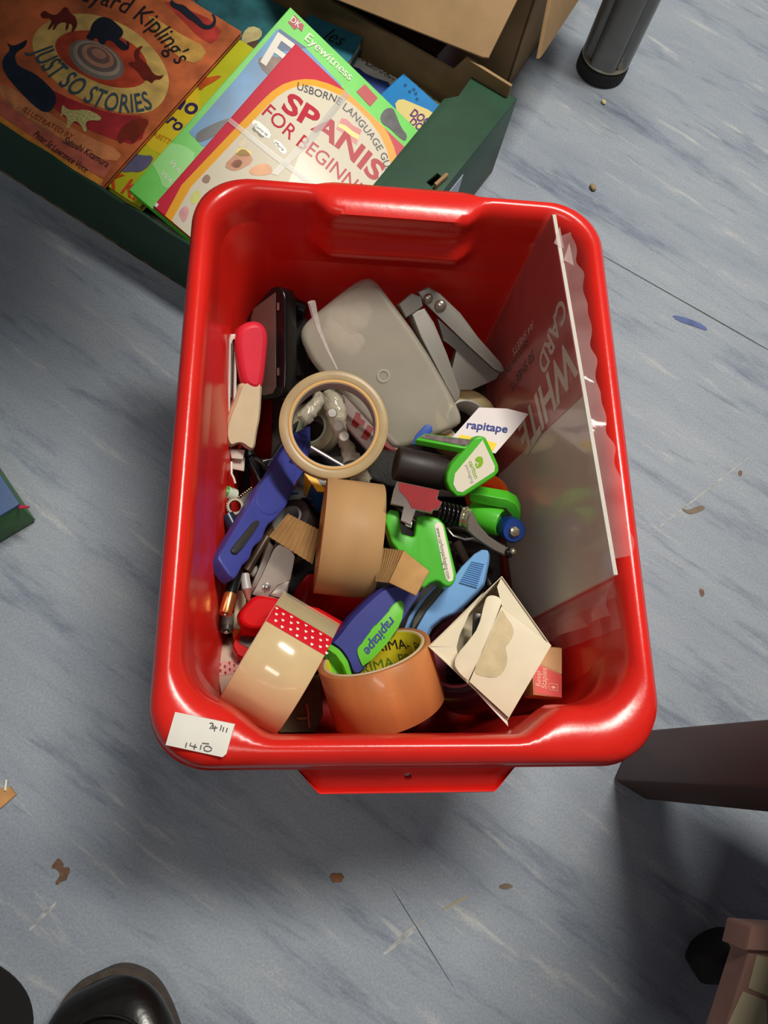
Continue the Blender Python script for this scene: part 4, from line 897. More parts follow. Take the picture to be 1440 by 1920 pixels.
# --- blue safety knife
KN = FP((409, 1045, .212), (565, 815, .128), (440, 1085, .205))
kn = thing('safety_knife', 'purple-blue safety knife with dark slider lying across the left side', 'knife', KN)
kbm = mt('knife_blue', (58, 66, 142), .42, var=.04); kb2 = mt('knife_blue_dark', (44, 52, 122), .4)
ko = [(574, 800), (583, 797), (584, 832), (578, 868), (566, 892), (558, 902), (550, 921), (537, 950), (517, 973), (502, 984), (497, 998), (492, 1013), (477, 1023), (472, 1038), (469, 1048), (454, 1061), (449, 1075), (440, 1085), (433, 1082), (409, 1048), (409, 1041), (419, 1027), (469, 944), (487, 911), (512, 880), (525, 852), (540, 830), (552, 812)]
kbody = traced('body', kbm, KN, ko, .014, kn, bev=.002, seg=4, ang=60)
traced('raised_panel', kbm, KN, [(476, 935), (492, 910), (514, 884), (526, 862), (552, 870), (556, 890), (546, 920), (532, 948), (512, 966), (492, 962)], .001, kn, zoff=.0007, bev=.0004, sm=1)
traced('slider', mt('slider_black', (52, 52, 50), .4), KN, [(434, 1032), (440, 1038), (449, 1036), (486, 984), (488, 977), (481, 974), (474, 980), (439, 1023)], .004, kn, zoff=.0028, bev=.001, sm=1)
drill(kbody, prism(chaikin(pl(KN, [(536, 878), (541, 882), (546, 876), (556, 856), (554, 848), (548, 854)]), 1), .04, .01, 0), KN)
traced('blade_guard', kbm, KN, [(576, 812), (581, 810), (580, 846), (566, 874), (562, 868)], .002, kn, zoff=.0014, bev=.0005)
# --- corrugated strip through the tan roll
cor = mt('corrugated', (190, 148, 92), .7, var=.08, vscale=60)
CS = FP((504, 1005, .200), (592, 991, .190), (540, 964, .196))
cst = thing('corrugated_strip', 'strip of brown corrugated card threaded through the tan tape roll', 'card strip', CS)
def corr(name, M, px, n=26, amp=.0007):
    c = pl(M, px)   # quad: near-left, far-left, far-right, near-right
    def fn(u, v):
        p_ = (c[0]*(1-u)+c[3]*u)*(1-v)+(c[1]*(1-u)+c[2]*u)*v; return Vector((p_.x, p_.y, amp*math.sin(u*n*1.0)*1.0))
    b = grid(fn, 120, 2); ret = bmesh.ops.solidify(b, geom=b.faces[:], thickness=.002)
    return obj(name, b, cor, cst, M, ang=60)
corr('left_end', CS, [(504, 1006), (540, 963), (600, 994), (586, 1058)], 62, .0005)
CS2 = FP((700, 1030, .204), (758, 1032, .226), (698, 1089, .208))
corr('right_panel', CS2, [(704, 1090), (708, 1026), (758, 1032), (729, 1093)], 66, .0004)
CS3 = FP((758, 1032, .226), (804, 1070, .238), (729, 1093, .224))
traced('right_end', cor, CS3, [(757, 1032), (804, 1070), (779, 1116), (729, 1092)], .002, cst, bev=.0003)
m0, m1 = WM[cst.name] @ Vector((0, 0, 0)), P(700, 1058, .19)
a_ = P(600, 1028, .186); e_ = P(712, 1056, .196); d_ = e_-a_
obj('middle', box(d_.length, .030, .002, (d_.length/2, 0, 0), .0003), cor, cst, F(a_, e_, a_+Vector((0, .05, .01))))
# --- yellow and blue box
YB = thing('staple_carton', 'small yellow and blue printed box half under the tan tape roll', 'box', T(*P(600, 925, .10)))
yt = [P(571, 888, .160), P(628, 893, .160), P(652, 925, .160), P(595, 922, .160)]
def hexa(tops, dz): return [[t+Vector((0, 0, -dz)) for t in tops], tops]
yb_b = mt('box_blue', (34, 88, 150), .4, var=.08); yb_y = mt('box_yellow', (232, 180, 24), .4)
obj('body', loft(hexa(yt, .055)), yb_b, YB, Matrix(), smooth=False)
obj('lid', loft([[t+Vector((0, 0, -.004)) for t in yt], [t+Vector((0, 0, .0008)) for t in yt]]), yb_y, YB, Matrix(), smooth=False)
LB = F(yt[0], yt[3], yt[0]+Vector((0, 0, -.05)))
flat(YB, 'side_print', yb_y, [(0, 0), (.012, 0), (.006, -.05 if onpl(LB, 575, 940).y < 0 else .05), (0, -.05 if onpl(LB, 575, 940).y < 0 else .05)], .0004, LB)
txpx(YB, '11', mt('p_rose2', (210, 120, 110), .4), LB, (576, 930), (584, 945), .0006, 1.4)
flat(YB, 'lid_print', mt('p_greyblue', (100, 106, 110), .4), pl(F(yt[0], yt[1], yt[3]), [(594, 898), (606, 899), (618, 914), (606, 914)]), .0012, F(yt[0], yt[1], yt[3]))
# --- carton of staples, open, white card
CT = FP((941, 1080, .250), (1033, 1210, .252), (803, 1212, .236))
ct = thing('white_carton', 'opened white card carton with a water-stained lid flap and tuck tab', 'carton', CT)
wc_, wc2 = [mt('carton_cream', (220, 208, 178), .5, var=.03)]*2
top4 = [CT @ Vector((*onpl(CT, *q), 0)) for q in ((941, 1080), (1033, 1210), (952, 1350), (803, 1212))]
mid4 = sum(top4, Vector())/4; inn4 = [mid4+(t-mid4)*.985 for t in top4]; dz = ray(905, 1215).normalized()*.046
bt4 = [mid4+(t-mid4)*.93+dz for t in top4]; bi4 = [mid4+(t-mid4)*.915+dz+Vector((0, 0, .002)) for t in top4]
obj('walls', loft([bt4, top4, inn4, bi4]), wc2, ct, Matrix(), smooth=False)
traced('dust_flap', wc_, CT, [(941, 1081), (804, 1212), (856, 1213), (862, 1190), (880, 1150), (908, 1108), (932, 1085)], .0006, ct, zoff=-.002, bev=0)
traced('dust_flap', wc2, CT, [(804, 1213), (952, 1352), (894, 1298), (862, 1250), (856, 1213)], .0006, ct, zoff=-.002, bev=0)
traced('dust_flap', wc_, CT, [(941, 1081), (1033, 1210), (942, 1140), (932, 1100)], .0006, ct, zoff=-.0015, bev=0)
lid_ = traced('lid_flap', wc_, CT, [(940, 1137), (1034, 1210), (954, 1346), (880, 1278)], .0008, ct, zoff=.003, bev=.0002)
traced('tuck_tab', wc_, CT, [(942, 1132), (938, 1121), (926, 1116), (915, 1117), (909, 1126), (898, 1176), (880, 1200), (857, 1227), (851, 1244), (857, 1257), (874, 1274), (880, 1276)], .0008, ct, zoff=.0042, bev=.0002, sm=1)
flatpx(lid_, 'water_stain', mt('stain_cream', (200, 182, 140), .5, var=.08, vscale=80), CT, [(940, 1140), (948, 1158), (960, 1172), (963, 1190), (954, 1206), (946, 1214), (952, 1236), (944, 1262), (926, 1272), (904, 1268), (888, 1262), (894, 1240), (912, 1206), (930, 1166)], .0034, 2)
traced('torn_edge', white, CT, [(892, 1296), (950, 1344), (953, 1362)], .0006, ct, zoff=-.001, bev=0)
for k in range(3): obj('staple_strip', box(.006, .026, .004, (0, 0, 0), .0004), mt('steel_dark', (92, 90, 88), .35, .6), ct, CT @ T(*onpl(CT, 896+4*k, 1176+22*k), -.022-.003*k) @ RZ(52))
# --- staples box on the right
RB = FP((1000, 1302, .206), (1055, 1311, .206), (1000, 1225, .206))
rx = thing('staples_box', 'small red and tan staples box lying flat near the front right corner', 'box', RB)
rpx = [(996, 1210), (1052, 1214), (1054, 1309), (1000, 1303)]
traced('body', mt('box_tan', (196, 146, 92), .5), RB, rpx, .026, rx, bev=.0008)
flatpx(rx, 'red_print', mt('box_red', (206, 44, 32), .4), RB, [(1002, 1300), (1053, 1308), (1053, 1266), (1000, 1242)], .0004)
flatpx(rx, 'tan_print', mt('box_tan', (196, 146, 92), .5), RB, [(1001, 1240), (1053, 1264), (1053, 1216), (999, 1212)], .0004)
pin = mt('box_pink', (232, 170, 140), .5)
txpx(rx, 'Rexel', pin, RB, (1013, 1288), (1013, 1258), .0008, 1.1, .01, .2); txpx(rx, 'Staples', pin, RB, (1024, 1292), (1024, 1253), .0008, 1.1, .01, .2)
for q in ([(1029, 1282), (1045, 1284), (1045, 1283), (1029, 1281)], [(1028, 1293), (1044, 1296), (1044, 1295), (1028, 1292)], [(1028, 1282), (1029, 1282), (1029, 1293), (1028, 1293)], [(1044, 1284), (1045, 1284), (1045, 1296), (1044, 1296)], [(1032, 1288), (1038, 1286), (1042, 1290), (1036, 1292)]): flatpx(rx, 'logo', pin, RB, q, .0008)

# --- green tape gun
G1 = FP((900, 818, .240), (935, 880, .228), (843, 900, .226))
tg = thing('tape_gun', 'bright green hand tape dispenser with black roller, blue knob and white printed labels', 'tape dispenser', G1)
gr = mt('gun_green', (72, 178, 40), .35, var=.03); rub = mt('roller_rubber', (38, 28, 26), .5, var=.15, bump=.1, bscale=120); stl = mt('steel', (170, 168, 164), .25, .9)
lblm = mt('label_cream', (224, 216, 196), .45)
def rod(name, a, b_, r, mat, par, prof=None, n=32):
    d = b_-a; M = FN(a, d, Vector((0, 0, 1)) if abs(d.normalized().z) < .9 else Vector((1, 0, 0)))
    return obj(name, cyl(r, d.length, 0, n, min(.0006, r*.2)) if prof is None else lathe([(rr_*r, zz*d.length) for rr_, zz in prof], n), mat, par, M)
ra_, rb_ = P(742, 868, .212), P(852, 892, .206)
rod('roller', ra_, rb_, .0150, rub, tg, [(0, 0), (.92, 0), (1, .04), (1, .80), (.94, .83), (.94, .99), (.8, 1), (0, 1)])
traced('end_plate', gr, G1, [(900, 817), (911, 820), (918, 834), (935, 872), (936, 884), (928, 894), (871, 931), (857, 932), (843, 918), (837, 903), (838, 889), (845, 872), (890, 821)], .010, tg, bev=.0022)
ep = traced('label', lblm, G1, [(905, 825), (928, 874), (927, 884), (867, 923), (857, 921), (850, 908), (853, 888)], .0006, tg, zoff=.0005, bev=0, label='white label with green leaf logo')
lgm = mt('logo_green', (132, 182, 40), .4)
flatpx(ep, 'logo', lgm, G1, [(897, 855), (904, 857), (906, 866), (903, 874), (896, 878), (891, 876), (896, 872), (898, 866), (892, 866), (890, 860)], .0008, 1)
flatpx(ep, 'logo', lgm, G1, [(891, 868), (895, 868), (894, 873), (890, 874)], .0008, 1)
txpx(ep, 'carlton', lgm, G1, (878, 866), (890, 898), .0008, 1.0, .01); txpx(ep, 'packaging', mt('p_palegrey', (168, 168, 160), .5), G1, (872, 872), (884, 906), .0008, .9)
G2 = FP((779, 825, .232), (869, 839, .236), (796, 813, .230))
traced('top_bar', gr, G2, [(779, 824), (796, 812), (890, 824), (872, 841)], .006, tg, bev=.0008)
traced('foil_strip', mt('foil', (150, 132, 134), .3, .5, var=.25, vscale=160), G2, [(788, 820), (797, 814), (886, 825), (873, 836)], .0006, tg, zoff=.0008, bev=0)
traced('side_guard', mt('guard_blue', (40, 76, 160), .4), FP((798, 797, .222), (809, 799, .222), (776, 832, .216)), [(796, 798), (803, 795), (810, 799), (811, 808), (790, 832), (772, 834), (780, 815)], .003, tg, bev=.0006)
G3 = FP((744, 903, .230), (824, 919, .236), (735, 944, .238))
mp_ = traced('cutter_plate', mt('steel_plate', (150, 142, 134), .42, .7), G3, [(744, 902), (824, 919), (819, 936), (829, 941), (822, 955), (812, 955), (810, 962), (779, 955), (770, 984), (751, 975), (758, 949), (732, 944), (738, 919)], .0016, tg, bev=.0003)
flatpx(mp_, 'red_sticker', mt('sticker_red', (140, 36, 40), .6, var=.08), G3, [(748, 905), (823, 920), (818, 936), (828, 941), (822, 954), (811, 955), (809, 960), (772, 953), (763, 936), (748, 919)], .0004)
G4 = FP((725, 959, .226), (833, 983, .228), (843, 1095, .222))
traced('lower_arm', gr, G4, [(724, 962), (732, 955), (748, 957), (753, 1000), (777, 1007), (782, 967), (800, 966), (822, 971), (834, 983), (845, 1030), (856, 1075), (854, 1090), (844, 1101), (832, 1098), (822, 1088), (808, 1092), (794, 1104), (778, 1090), (760, 1050), (734, 1016), (722, 978)], .026, tg, bev=.0022)
ll = traced('arm_label', lblm, G4, [(815, 985), (820, 979), (827, 980), (831, 988), (850, 1078), (849, 1088), (843, 1091), (837, 1087), (832, 1070)], .0006, tg, zoff=.0005, bev=0)
txpx(ll, 'www.carltonpackaging.com', mt('p_darkgreen', (70, 92, 60), .5), G4, (817, 990), (838, 1086), .0008, 1.3)
traced('catch', stl, G4, [(758, 975), (774, 978), (772, 990), (760, 986)], .004, tg, zoff=-.001, bev=.0005)
s0, s1 = P(820, 957, .222), P(868, 969, .218); sd = (s1-s0)
rod('spring_core', s0, s1, .0050, blk2, tg)
hel = []
SMx = FN(s0, sd, Vector((0, 0, 1)))
for k in range(121):
    a = 2*PI*6*k/120; hel.append(SMx @ Vector((.0075*math.cos(a), .0075*math.sin(a), sd.length*k/120)))
obj('spring', sweep(hel, .0016, 8), blk, tg, Matrix(), ang=80)
rod('washer', P(866, 970, .222), P(880, 973, .224), .0088, mt('brass_steel', (186, 178, 150), .25, .85), tg, [(0, 0), (1, 0), (1, .35), (.8, .36), (.8, .6), (1, .62), (1, .95), (.75, 1), (0, 1)])
G5 = FP((878, 950, .226), (956, 1030, .202), (893, 1007, .218))
traced('brake_lever', mt('lever_grey', (118, 112, 104), .4, .4), G5, [(872, 954), (878, 949), (888, 960), (895, 983), (916, 1007), (942, 1022), (957, 1028), (948, 1042), (928, 1031), (893, 1008), (876, 994), (880, 975)], .003, tg, bev=.0008)
rod('lever_bolt', P(948, 1038, .20), P(957, 1036, .203), .0042, blk, tg); obj('lever_ball', ball(.003), mt('brass_steel', (186, 178, 150)), tg, T(*P(961, 1034, .204)))
h0, h1 = P(884, 962, .172), P(940, 980, .186)
rod('handle_tube', h0, h1, .0125, gr, tg, [(0, 0), (.9, 0), (1, .03), (1, .97), (.95, 1), (.82, 1), (.8, .9), (0, .9)])
G6 = FP((881, 926, .200), (977, 972, .190), (945, 975, .184))
traced('handle_fin', gr, G6, [(880, 926), (900, 928), (950, 936), (968, 946), (976, 962), (974, 980), (960, 984), (962, 966), (950, 952), (900, 944), (880, 940)], .012, tg, bev=.0008)
rod('spindle', P(932, 982, .172), P(952, 989, .184), .0070, stl, tg, [(0, 0), (1, 0), (1, .2), (.85, .25), (.85, .45), (1, .5), (1, .7), (.85, .75), (.85, 1), (0, 1)])
kp, kq = P(952, 988, .180), P(964, 996, .200); d_ = kq-kp; KB = FN(kp, d_, Vector((0, 0, 1))); n = 60
kl = [[Vector(((r_+(.0004 if (i % 2 and 0 < t < 1) else 0))*math.cos(2*PI*i/n), (r_+(.0004 if (i % 2 and 0 < t < 1) else 0))*math.sin(2*PI*i/n), d_.length*t)) for i in range(n)] for r_, t in ((.0095, 0), (.0105, .06), (.0105, .9), (.0092, 1))]
obj('knob', loft(kl), mt('knob_blue', (22, 54, 128), .4), tg, KB, ang=25)
obj('hex_bolt', prism([(.0046*math.cos(PI/3*k), .0046*math.sin(PI/3*k)) for k in range(6)], .004, d_.length+.0032, .0005), mt('brass_steel', (186, 178, 150)), tg, KB)
obj('return_wire', sweep([P(838, 990, .19), P(850, 1004, .19), P(872, 1012, .188), P(886, 1010, .188)], .0012, 8), stl, tg, Matrix())
# --- white tag card
RT = FP((898, 765, .210), (990, 777, .205), (850, 820, .218))
rt = thing('tag_card', 'small white card tag printed with blue lettering, tucked behind the green dispenser', 'tag', RT)
traced('card', mt('tag_white', (214, 206, 204), .5), RT, [(898, 764), (950, 766), (991, 776), (962, 812), (929, 850), (885, 840), (848, 820)], .0008, rt, bev=0)
txpx(rt, 'rapitape', mt('tag_blue', (44, 58, 130), .5), RT, (874, 803), (952, 812), .0006, 1.0, .02, .25)
flatpx(rt, 'yellow_patch', mt('tag_yellow', (236, 200, 50), .5), RT, [(862, 815), (900, 822), (932, 832), (924, 846), (900, 838), (858, 826)], .0004)
# --- blue handled dispenser in the copper roll
BH = FP((618, 1208, .212), (792, 1105, .212), (680, 1258, .206))
bh = thing('dispenser_handle', 'dark blue tape dispenser handle with lime green trim, poking into the copper roll', 'dispenser handle', BH)
hb1 = mt('handle_blue', (44, 50, 128), .42, var=.06, vscale=30); lime = mt('lime', (96, 188, 30), .4)
traced('grip', hb1, BH, [(714, 1104), (734, 1096), (770, 1095), (792, 1100), (793, 1114), (778, 1132), (762, 1158), (742, 1192), (682, 1258), (676, 1268), (660, 1266), (652, 1240), (637, 1218), (617, 1206), (635, 1188), (657, 1158), (678, 1137), (692, 1124)], .024, bh, bev=.007, seg=6)
traced('rim_trim', lime, BH, [(617, 1206), (637, 1217), (652, 1238), (661, 1268), (652, 1268), (643, 1246), (630, 1228), (612, 1216), (607, 1214)], .020, bh, zoff=-.003, bev=.002)
traced('hollow', lime, BH, [(606, 1217), (614, 1217), (630, 1228), (642, 1246), (650, 1264), (624, 1262), (610, 1240)], .004, bh, zoff=-.016, bev=0)
gp = traced('name_panel', lime, BH, [(748, 1125), (757, 1128), (757, 1152), (744, 1186), (682, 1254), (676, 1240), (669, 1223), (672, 1212), (687, 1198), (697, 1177), (722, 1158), (732, 1138)], .003, bh, zoff=.0014, bev=.0006, sm=1)
txpx(gp, 'rapitape', mt('tag_blue', (44, 58, 130)), BH, (731, 1156), (680, 1220), .0018, 1.05, .02, .2)
# --- red stapler, red punch
S2 = FP((449, 1150, .182), (645, 1172, .164), (500, 1180, .176))
rs = thing('stapler', 'all-red stapler with dark base tray, half under the heart-banded tape roll', 'stapler', S2)
red2 = mt('stapler_red2', (200, 18, 24), .32, ior=1.22, var=.03)
traced('top_arm', red2, S2, [(448, 1156), (452, 1146), (474, 1120), (488, 1115), (515, 1120), (600, 1140), (646, 1166), (634, 1190), (560, 1194), (500, 1180), (470, 1180), (452, 1170)], .018, rs, bev=.004, seg=5)
S3 = FP((438, 1210, .154), (510, 1196, .148), (452, 1184, .150))
traced('base', red2, S3, [(437, 1212), (440, 1196), (452, 1184), (520, 1190), (530, 1240), (470, 1240), (446, 1228)], .010, rs, bev=.002)
tray_ = traced('base_tray', mt('tray_grey', (84, 74, 66), .4, .3), S3, [(447, 1205), (452, 1192), (510, 1196), (510, 1226), (480, 1222)], .001, rs, zoff=.0006, bev=.0003)
drill(tray_, prism(pl(S3, [(462, 1195), (466, 1194), (467, 1199), (463, 1200)]), .004, .003, 0), S3)
traced('hinge_block', red2, FP((452, 1172, .165), (510, 1182, .160), (455, 1190, .159)), [(450, 1172), (520, 1180), (520, 1200), (452, 1190)], .012, rs, bev=.0008)
S4 = FP((549, 1119, .122), (690, 1128, .122), (576, 1076, .120))
rp2 = thing('paper_punch', 'bright red plastic paper punch base under the tan tape roll', 'punch', S4)
pbody = traced('body', red2, S4, [(548, 1118), (551, 1106), (576, 1074), (640, 1074), (695, 1128), (640, 1156), (606, 1152), (566, 1138)], .020, rp2, bev=.004)
drill(pbody, prism(pl(S4, ell(601, 1142, 4, 3)), .02, .004, 0), S4)
# --- silver heavy stapler
S5 = FP((523, 1021, .172), (500, 1119, .158), (554, 1040, .168))
sv = thing('heavy_stapler', 'silver metal heavy-duty stapler with a hex bolt, below the corrugated strip', 'stapler', S5)
svm = mt('cast_silver', (158, 146, 138), .30, .75, var=.06)
traced('body', svm, S5, [(512, 1028), (523, 1018), (546, 1030), (555, 1042), (546, 1090), (536, 1120), (500, 1124), (470, 1116), (488, 1082)], .022, sv, bev=.005, seg=5)
traced('side_plate', svm, S5, [(504, 1013), (514, 1026), (492, 1080), (472, 1114), (464, 1112), (484, 1070)], .016, sv, zoff=-.003, bev=.001)
traced('front_cover', svm, S5, [(545, 1086), (534, 1092), (520, 1097), (503, 1118), (536, 1124)], .004, sv, zoff=.0016, bev=.0012)
q = onpl(S5, 499, 1101); hexp = [(q.x+.0040*math.cos(PI/3*k), q.y+.0040*math.sin(PI/3*k)) for k in range(6)]
obj('hex_nut', prism(hexp, .003, .002, .0004), stl, sv, S5); obj('bolt_end', ball(.0022, (q.x, q.y, .0022), (1, 1, .6)), svm, sv, S5)
# --- light blue dispenser
S6 = FP((905, 1032, .206), (780, 1185, .178), (862, 1064, .197))
lb2 = thing('tape_runner', 'light blue plastic tape runner with a ribbed grip beside the white carton', 'tape runner', S6)
lbm = mt('light_blue', (124, 172, 226), .38, var=.03); lbd = mt('light_blue_dark', (84, 132, 200), .4)
traced('body', lbm, S6, [(888, 1038), (904, 1029), (915, 1032), (914, 1050), (905, 1094), (892, 1110), (868, 1134), (850, 1150), (826, 1160), (806, 1176), (795, 1198), (780, 1190), (779, 1178), (798, 1145), (822, 1116), (854, 1076), (864, 1062)], .009, lb2, bev=.002, seg=4)
ra4 = pl(S6, [(886, 1052), (909, 1057), (894, 1104), (861, 1094)])
flat(lb2, 'grip_pad', lbm, ra4, .0005, S6)
for k in range(12):
    t0 = (k+.15)/12; t1 = (k+.6)/12; a, b_, c, d = ra4
    obj('grip_rib', prism([a.lerp(d, t0), b_.lerp(c, t0), b_.lerp(c, t1), a.lerp(d, t1)], .0014, .0018, .0003, 1), lbm, lb2, S6)
traced('tape_window', mt('window_grey', (96, 96, 88), .25, coat=.5), S6, [(820, 1100), (838, 1096), (820, 1118), (796, 1146), (777, 1180), (770, 1182), (776, 1160), (796, 1128)], .006, lb2, zoff=-.004, bev=.0008)
traced('outer_shell', lbm, S6, [(812, 1100), (822, 1097), (800, 1120), (776, 1150), (762, 1184), (756, 1182), (766, 1156), (786, 1126)], .008, lb2, zoff=-.006, bev=.0008)
# --- black padded pouch, orange cap, olive tin
tag(traced('black_pouch', mt('pouch', (30, 29, 26), .7, bump=.8, bscale=420), FP((690, 850, .146), (760, 870, .146), (690, 900, .144)), [(676, 858), (700, 838), (752, 850), (775, 880), (770, 912), (730, 912), (690, 895)], .03, bev=.003), 'black textured pouch between the clear ring and the green dispenser', 'pouch')
oc = P(905, 943, .132); tag(obj('orange_cap', lathe([(0, 0), (.017, 0), (.019, .004), (.019, .022), (.0175, .024), (.0165, .022), (.0165, .006), (0, .006)], 40), mt('orange_plastic', (226, 112, 44), .4), M=FN(oc, Vector((.1, .2, 1)), Vector((1, 0, 0)))), 'orange plastic cap behind the green dispenser handle', 'cap')
tag(traced('olive_case', mt('olive', (92, 74, 24), .4, var=.15), FP((540, 1300, .132), (610, 1300, .132), (560, 1360, .132)), [(520, 1290), (600, 1262), (606, 1340), (590, 1374), (524, 1374)], .02, bev=.002), 'dark olive plastic case showing between two tape rolls at the front', 'case')
pcw = thing('wire_clip', 'small shiny wire clip resting on the dark olive case', 'clip', T(*P(572, 1335, .134)))
obj('wire', sweep([P(574, 1318, .138), P(577, 1332, .136), P(578, 1350, .135), P(580, 1364, .134)], .0014, 8), stl, pcw, Matrix()); obj('wire', sweep([P(556, 1346, .134), P(564, 1347, .134), P(576, 1346, .134)], .0018, 8), mt('brass_dull', (140, 122, 70), .4, .6), pcw, Matrix())
# --- seen through the clear ring: printed bag and twisted clear pouch of pins
EX = FP((650, 745, .124), (760, 850, .114), (640, 800, .120))
ex = thing('printed_bag', 'white bag with bold red letters under the frosted tub', 'bag', EX)
traced('bag', mt('bag_white', (200, 178, 168), .4), EX, [(630, 735), (660, 745), (770, 850), (740, 862), (690, 845), (650, 800)], .006, ex, bev=.0015)
traced('red_letter', mt('bag_red', (176, 24, 24), .4), EX, [(668, 772), (676, 776), (676, 784), (685, 790), (682, 800), (674, 796), (668, 804), (658, 796)], .0004, ex, zoff=.0004, bev=0)
traced('red_letter', mt('bag_red', (176, 24, 24)), EX, [(690, 796), (702, 803), (688, 826), (676, 820)], .0004, ex, zoff=.0004, bev=0)
traced('red_letter', mt('bag_red', (176, 24, 24)), EX, [(722, 826), (748, 846), (712, 842)], .0004, ex, zoff=.0004, bev=0)
pp = thing('pin_pouch', 'crumpled clear plastic pouch of push pins seen through the clear ring', 'pouch', T(*P(640, 800, .12)))
clr = mt('clear_crumple', (206, 200, 176), .08, alpha=.55, coat=1, bump=1.0, bscale=160)
def crumple(b):
    for v in b.verts: v.co += Vector((1, 1, 1))*.0022*noise.noise(v.co*260)+Vector((noise.noise(v.co*400+Vector((5, 0, 0))), noise.noise(v.co*400), 0))*.002
    return b
obj('pouch_film', crumple(sweep([P(618+40*t+3*math.sin(t*9), 735+135*t, .150-.006*t) for t in [k/22 for k in range(23)]], lambda t: .008+.0025*math.sin(t*7), 14)), clr, pp, Matrix(), ang=50)
obj('pouch_film', crumple(sweep([P(606-40*t, 742+46*t, .146) for t in [k/12 for k in range(13)]], lambda t: .007, 12)), clr, pp, Matrix(), ang=50)
for k, (u, v, m_) in enumerate(((623, 774, clr), (634, 799, white), (645, 818, white))):
    o_ = P(u, v, .163); obj('pin_head', lathe([(0, .004), (.004, .004), (.0048, .003), (.0048, .001), (.003, 0), (.003, -.006), (0, -.006)], 20), m_, pp, FN(o_, CAM-o_, Vector((1, 0, 0))))
tag(rod('steel_rod', P(582, 838, .155), P(650, 878, .150), .0022, stl, None), 'thin steel rod crossing under the clear ring', 'rod')
tag(obj('tape_tag', crumple(sweep([P(668, 884, .165), P(678, 890, .162), P(690, 902, .158)], lambda t: .008*(1-.4*t), 12)), clr), 'crumpled wad of yellowed clear tape below the clear ring', 'tape wad')
# --- left side jumble: batteries, pens, gear
cop = mt('copper', (206, 140, 84), .22, .85); bkb = mt('batt_black', (20, 22, 20), .25); grn = mt('batt_green', (60, 120, 52), .4)
def battery(label, a, b_, r, body, tip, frac=.68):
    d = b_-a; M = FN(a, d, Vector((0, 0, 1))); t_ = thing('battery', label, 'battery', M)
    L = d.length
    obj('case', lathe([(0, 0), (r*.96, 0), (r, .0008), (r, L*frac), (0, L*frac)], 28), body, t_, M)
    obj('top_band', lathe([(0, L*frac), (r, L*frac), (r, L-.0008), (r*.93, L), (0, L)], 28), tip, t_, M)
    obj('terminal', lathe([(0, L), (r*.4, L), (r*.4, L+.0013), (0, L+.0015)], 20), stl, t_, M)
    return t_
bt_ = battery('small copper-topped battery with black and green body below the blue knife', P(444, 1068, .178), P(422, 1152, .186), .0054, bkb, cop, .56)
rod('green_stripe', P(440, 1078, .181), P(433, 1108, .184), .0030, grn, bt_)
battery('dark blue battery with silver end wedged left of the blue knife', P(426, 964, .165), P(446, 1004, .160), .0056, mt('batt_blue', (28, 44, 62), .25), mt('steel', (170, 168, 164)), .86)
battery('copper battery end beside the toothed metal ring', P(462, 986, .140), P(447, 964, .146), .0060, bkb, cop, .5)
battery('grey capped battery against the left wall near the bottom', P(427, 1152, .150), P(424, 1184, .153), .0058, mt('batt_grey', (92, 86, 78), .35), mt('batt_dk', (60, 54, 50), .4), .7)
gp_ = P(441, 949, .164); GMx = FN(gp_, (CAM-gp_)+Vector((.1, .1, 0)), Vector((1, 0, 0)))
ge = thing('toothed_ring', 'small toothed metal ring with a beaded arm beside the blue knife', 'metal ring', GMx)
gmt = mt('gear_metal', (120, 112, 98), .35, .7)
obj('ring', ring(.0050, .0074, .004, -.004, 40), gmt, ge)
for k in range(22):
    a = 2*PI*k/22; obj('tooth', ball(.0007, (.0076*math.cos(a), .0076*math.sin(a), -.0008), seg=8), mt('gear_bright', (226, 216, 190), .25, .8), ge)
AM = FP((450, 938, .156), (478, 916, .150), (462, 962, .154))
traced('arm', mt('gear_dark', (64, 58, 50), .4, .6), AM, [(448, 936), (471, 913), (484, 928), (462, 962), (454, 950)], .003, ge, bev=.0005)
for k in range(7):
    q = P(448+3.8*k, 932-2.9*k, .158-.0009*k); obj('bead', ball(.0009, seg=8), mt('gear_bright', (226, 216, 190)), ge, T(*q))
mk = thing('marker_pen', 'glossy black marker pen barrel beside the safety knife tip', 'pen', T(*P(480, 890, .15)))
rod('barrel', P(468, 858, .128), P(494, 912, .120), .0072, blk, mk); rod('cap', P(459, 840, .129), P(468, 858, .128), .0064, blk2, mk)
def pen_(label, pts, r, body, tip=None, group=None):
    a, b_ = pts; t_ = thing('pen', label, 'pen', FN(a, b_-a, Vector((0, 0, 1))), group)
    rod('barrel', a, b_, r, body, t_, n=16)
    d = (b_-a); rod('tip', b_, b_+d.normalized()*.010, r, tip or body, t_, [(1, 0), (.5, .7), (.2, 1), (0, 1)], 16)
    return t_
pen_('grey pen with orange spots standing beside the copper-topped battery', (P(458, 1076, .170), P(463, 1106, .170)), .0042, mt('pen_spot', (176, 170, 168), .35, var=.1), mt('pen_clear', (150, 90, 80), .3))
pen_('cream coloured pencil with an orange end at the left of the red stapler', (P(454, 1108, .146), P(444, 1180, .142)), .0048, mt('pen_cream', (214, 192, 156), .5), mt('pen_orange', (226, 96, 30), .5))
pen_('dark blue pen clip end with white lettering peeking under the knife', (P(460, 1050, .140), P(471, 1067, .138)), .0062, mt('pen_navy', (30, 28, 84), .3), white)
pen_('white glue stick end with a green band near the left wall', (P(441, 930, .150), P(424, 923, .156)), .0062, mt('glue_white', (190, 200, 180), .5), mt('glue_green', (70, 140, 60), .4))
JN = ['black', 'grey', 'dark blue', 'tan', 'pale grey', 'dark red', 'charcoal', 'brown']
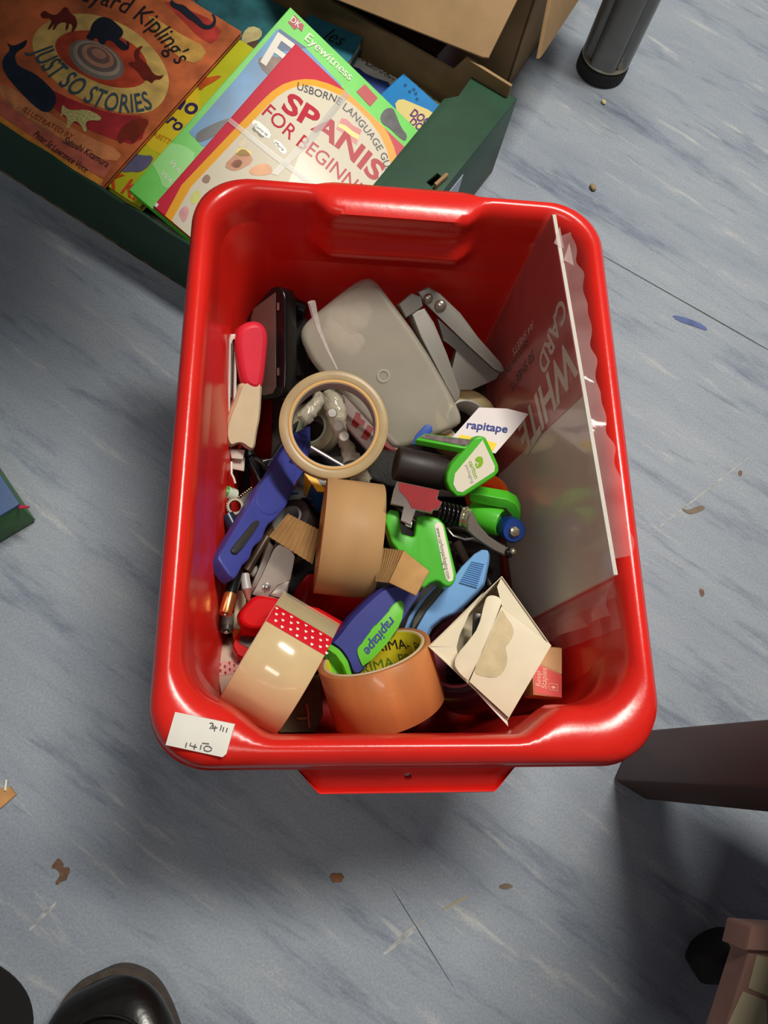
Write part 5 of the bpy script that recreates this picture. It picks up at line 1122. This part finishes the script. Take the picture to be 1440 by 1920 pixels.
jum = [(34, 30, 28), (60, 56, 52), (24, 40, 70), (96, 84, 70), (130, 122, 112), (120, 30, 26), (40, 36, 34), (70, 52, 36)]
wq = thing('wire_lead', 'thin black cable with bright wire end beside the stapler head', 'cable', T(*P(480, 868, .15)))
obj('cable', sweep([P(478, 860, .148), P(486, 864, .148), P(496, 872, .146), P(504, 884, .142)], .0022, 8), blk2, wq, Matrix()); obj('wire', sweep([P(484, 868, .142), P(500, 863, .141), P(512, 861, .139)], .0009, 6), stl, wq, Matrix())
obj('clip', sweep([P(434, 866, .17), P(434, 888, .17), P(438, 896, .168), P(441, 906, .165)], .0010, 6), white, wq, Matrix())

# --- loose pens, each laid where it is clear of everything already in the box
from mathutils.bvhtree import BVHTree
bpy.context.view_layer.update()
_v, _f = [], []
for o in bpy.data.objects:
    if o.type != 'MESH' or o.data is None or o.name.startswith(('film_', 'floor', 'lettering')): continue
    b0 = len(_v); W = o.matrix_world
    _v += [W @ v.co for v in o.data.vertices]; _f += [tuple(b0+i for i in p.vertices) for p in o.data.polygons]
TREE = BVHTree.FromPolygons(_v, _f); LAID = []
def clear_of(a, b_, r):
    for k in range(13):
        p_ = a.lerp(b_, k/12); h = TREE.find_nearest(p_)
        if h[3] < r+.0006 or (p_-h[0]).dot(h[1]) < 0: return False
        for c, d, q in LAID:
            e = d-c; t = max(0, min(1, (p_-c).dot(e)/e.length_squared))
            if (p_-(c+e*t)).length < r+q+.0008: return False
    return True
def lay_pens(n, box_, zr, Lr, rr_, label, group):
    done = 0
    for tries in range(4000):
        if done >= n: break
        u0, u1, v0, v1 = random.choice(box_); z = random.uniform(*zr); a = random.uniform(0, 2*PI); L = random.uniform(*Lr); r = random.uniform(*rr_)
        p_ = P(random.uniform(u0, u1), random.uniform(v0, v1), z); e_ = p_+Vector((math.cos(a)*L, math.sin(a)*L, random.uniform(-.006, .006)))
        t_ = e_+(e_-p_).normalized()*.011
        if min(p_.x, t_.x) < -.058 or max(p_.x, t_.x) > .212 or min(p_.y, t_.y) < .045: continue
        if not clear_of(p_, t_, r): continue
        LAID.append((p_, t_, r)); pen_(label % JN[done % len(JN)], (p_, e_), r, mt('jum%d' % (done % len(jum)), jum[done % len(jum)], .35), None, group); done += 1
lay_pens(26, [(424, 510, 870, 1250)], (.104, .150), (.022, .055), (.003, .0046), '%s pen stub in the dark jumble around and below the safety knife', 'pens in the jumble')
lay_pens(14, [(520, 600, 1180, 1330), (790, 960, 1000, 1100)], (.094, .135), (.03, .05), (.0034, .0042), '%s pen buried under the tape rolls and dispensers', 'buried pens')
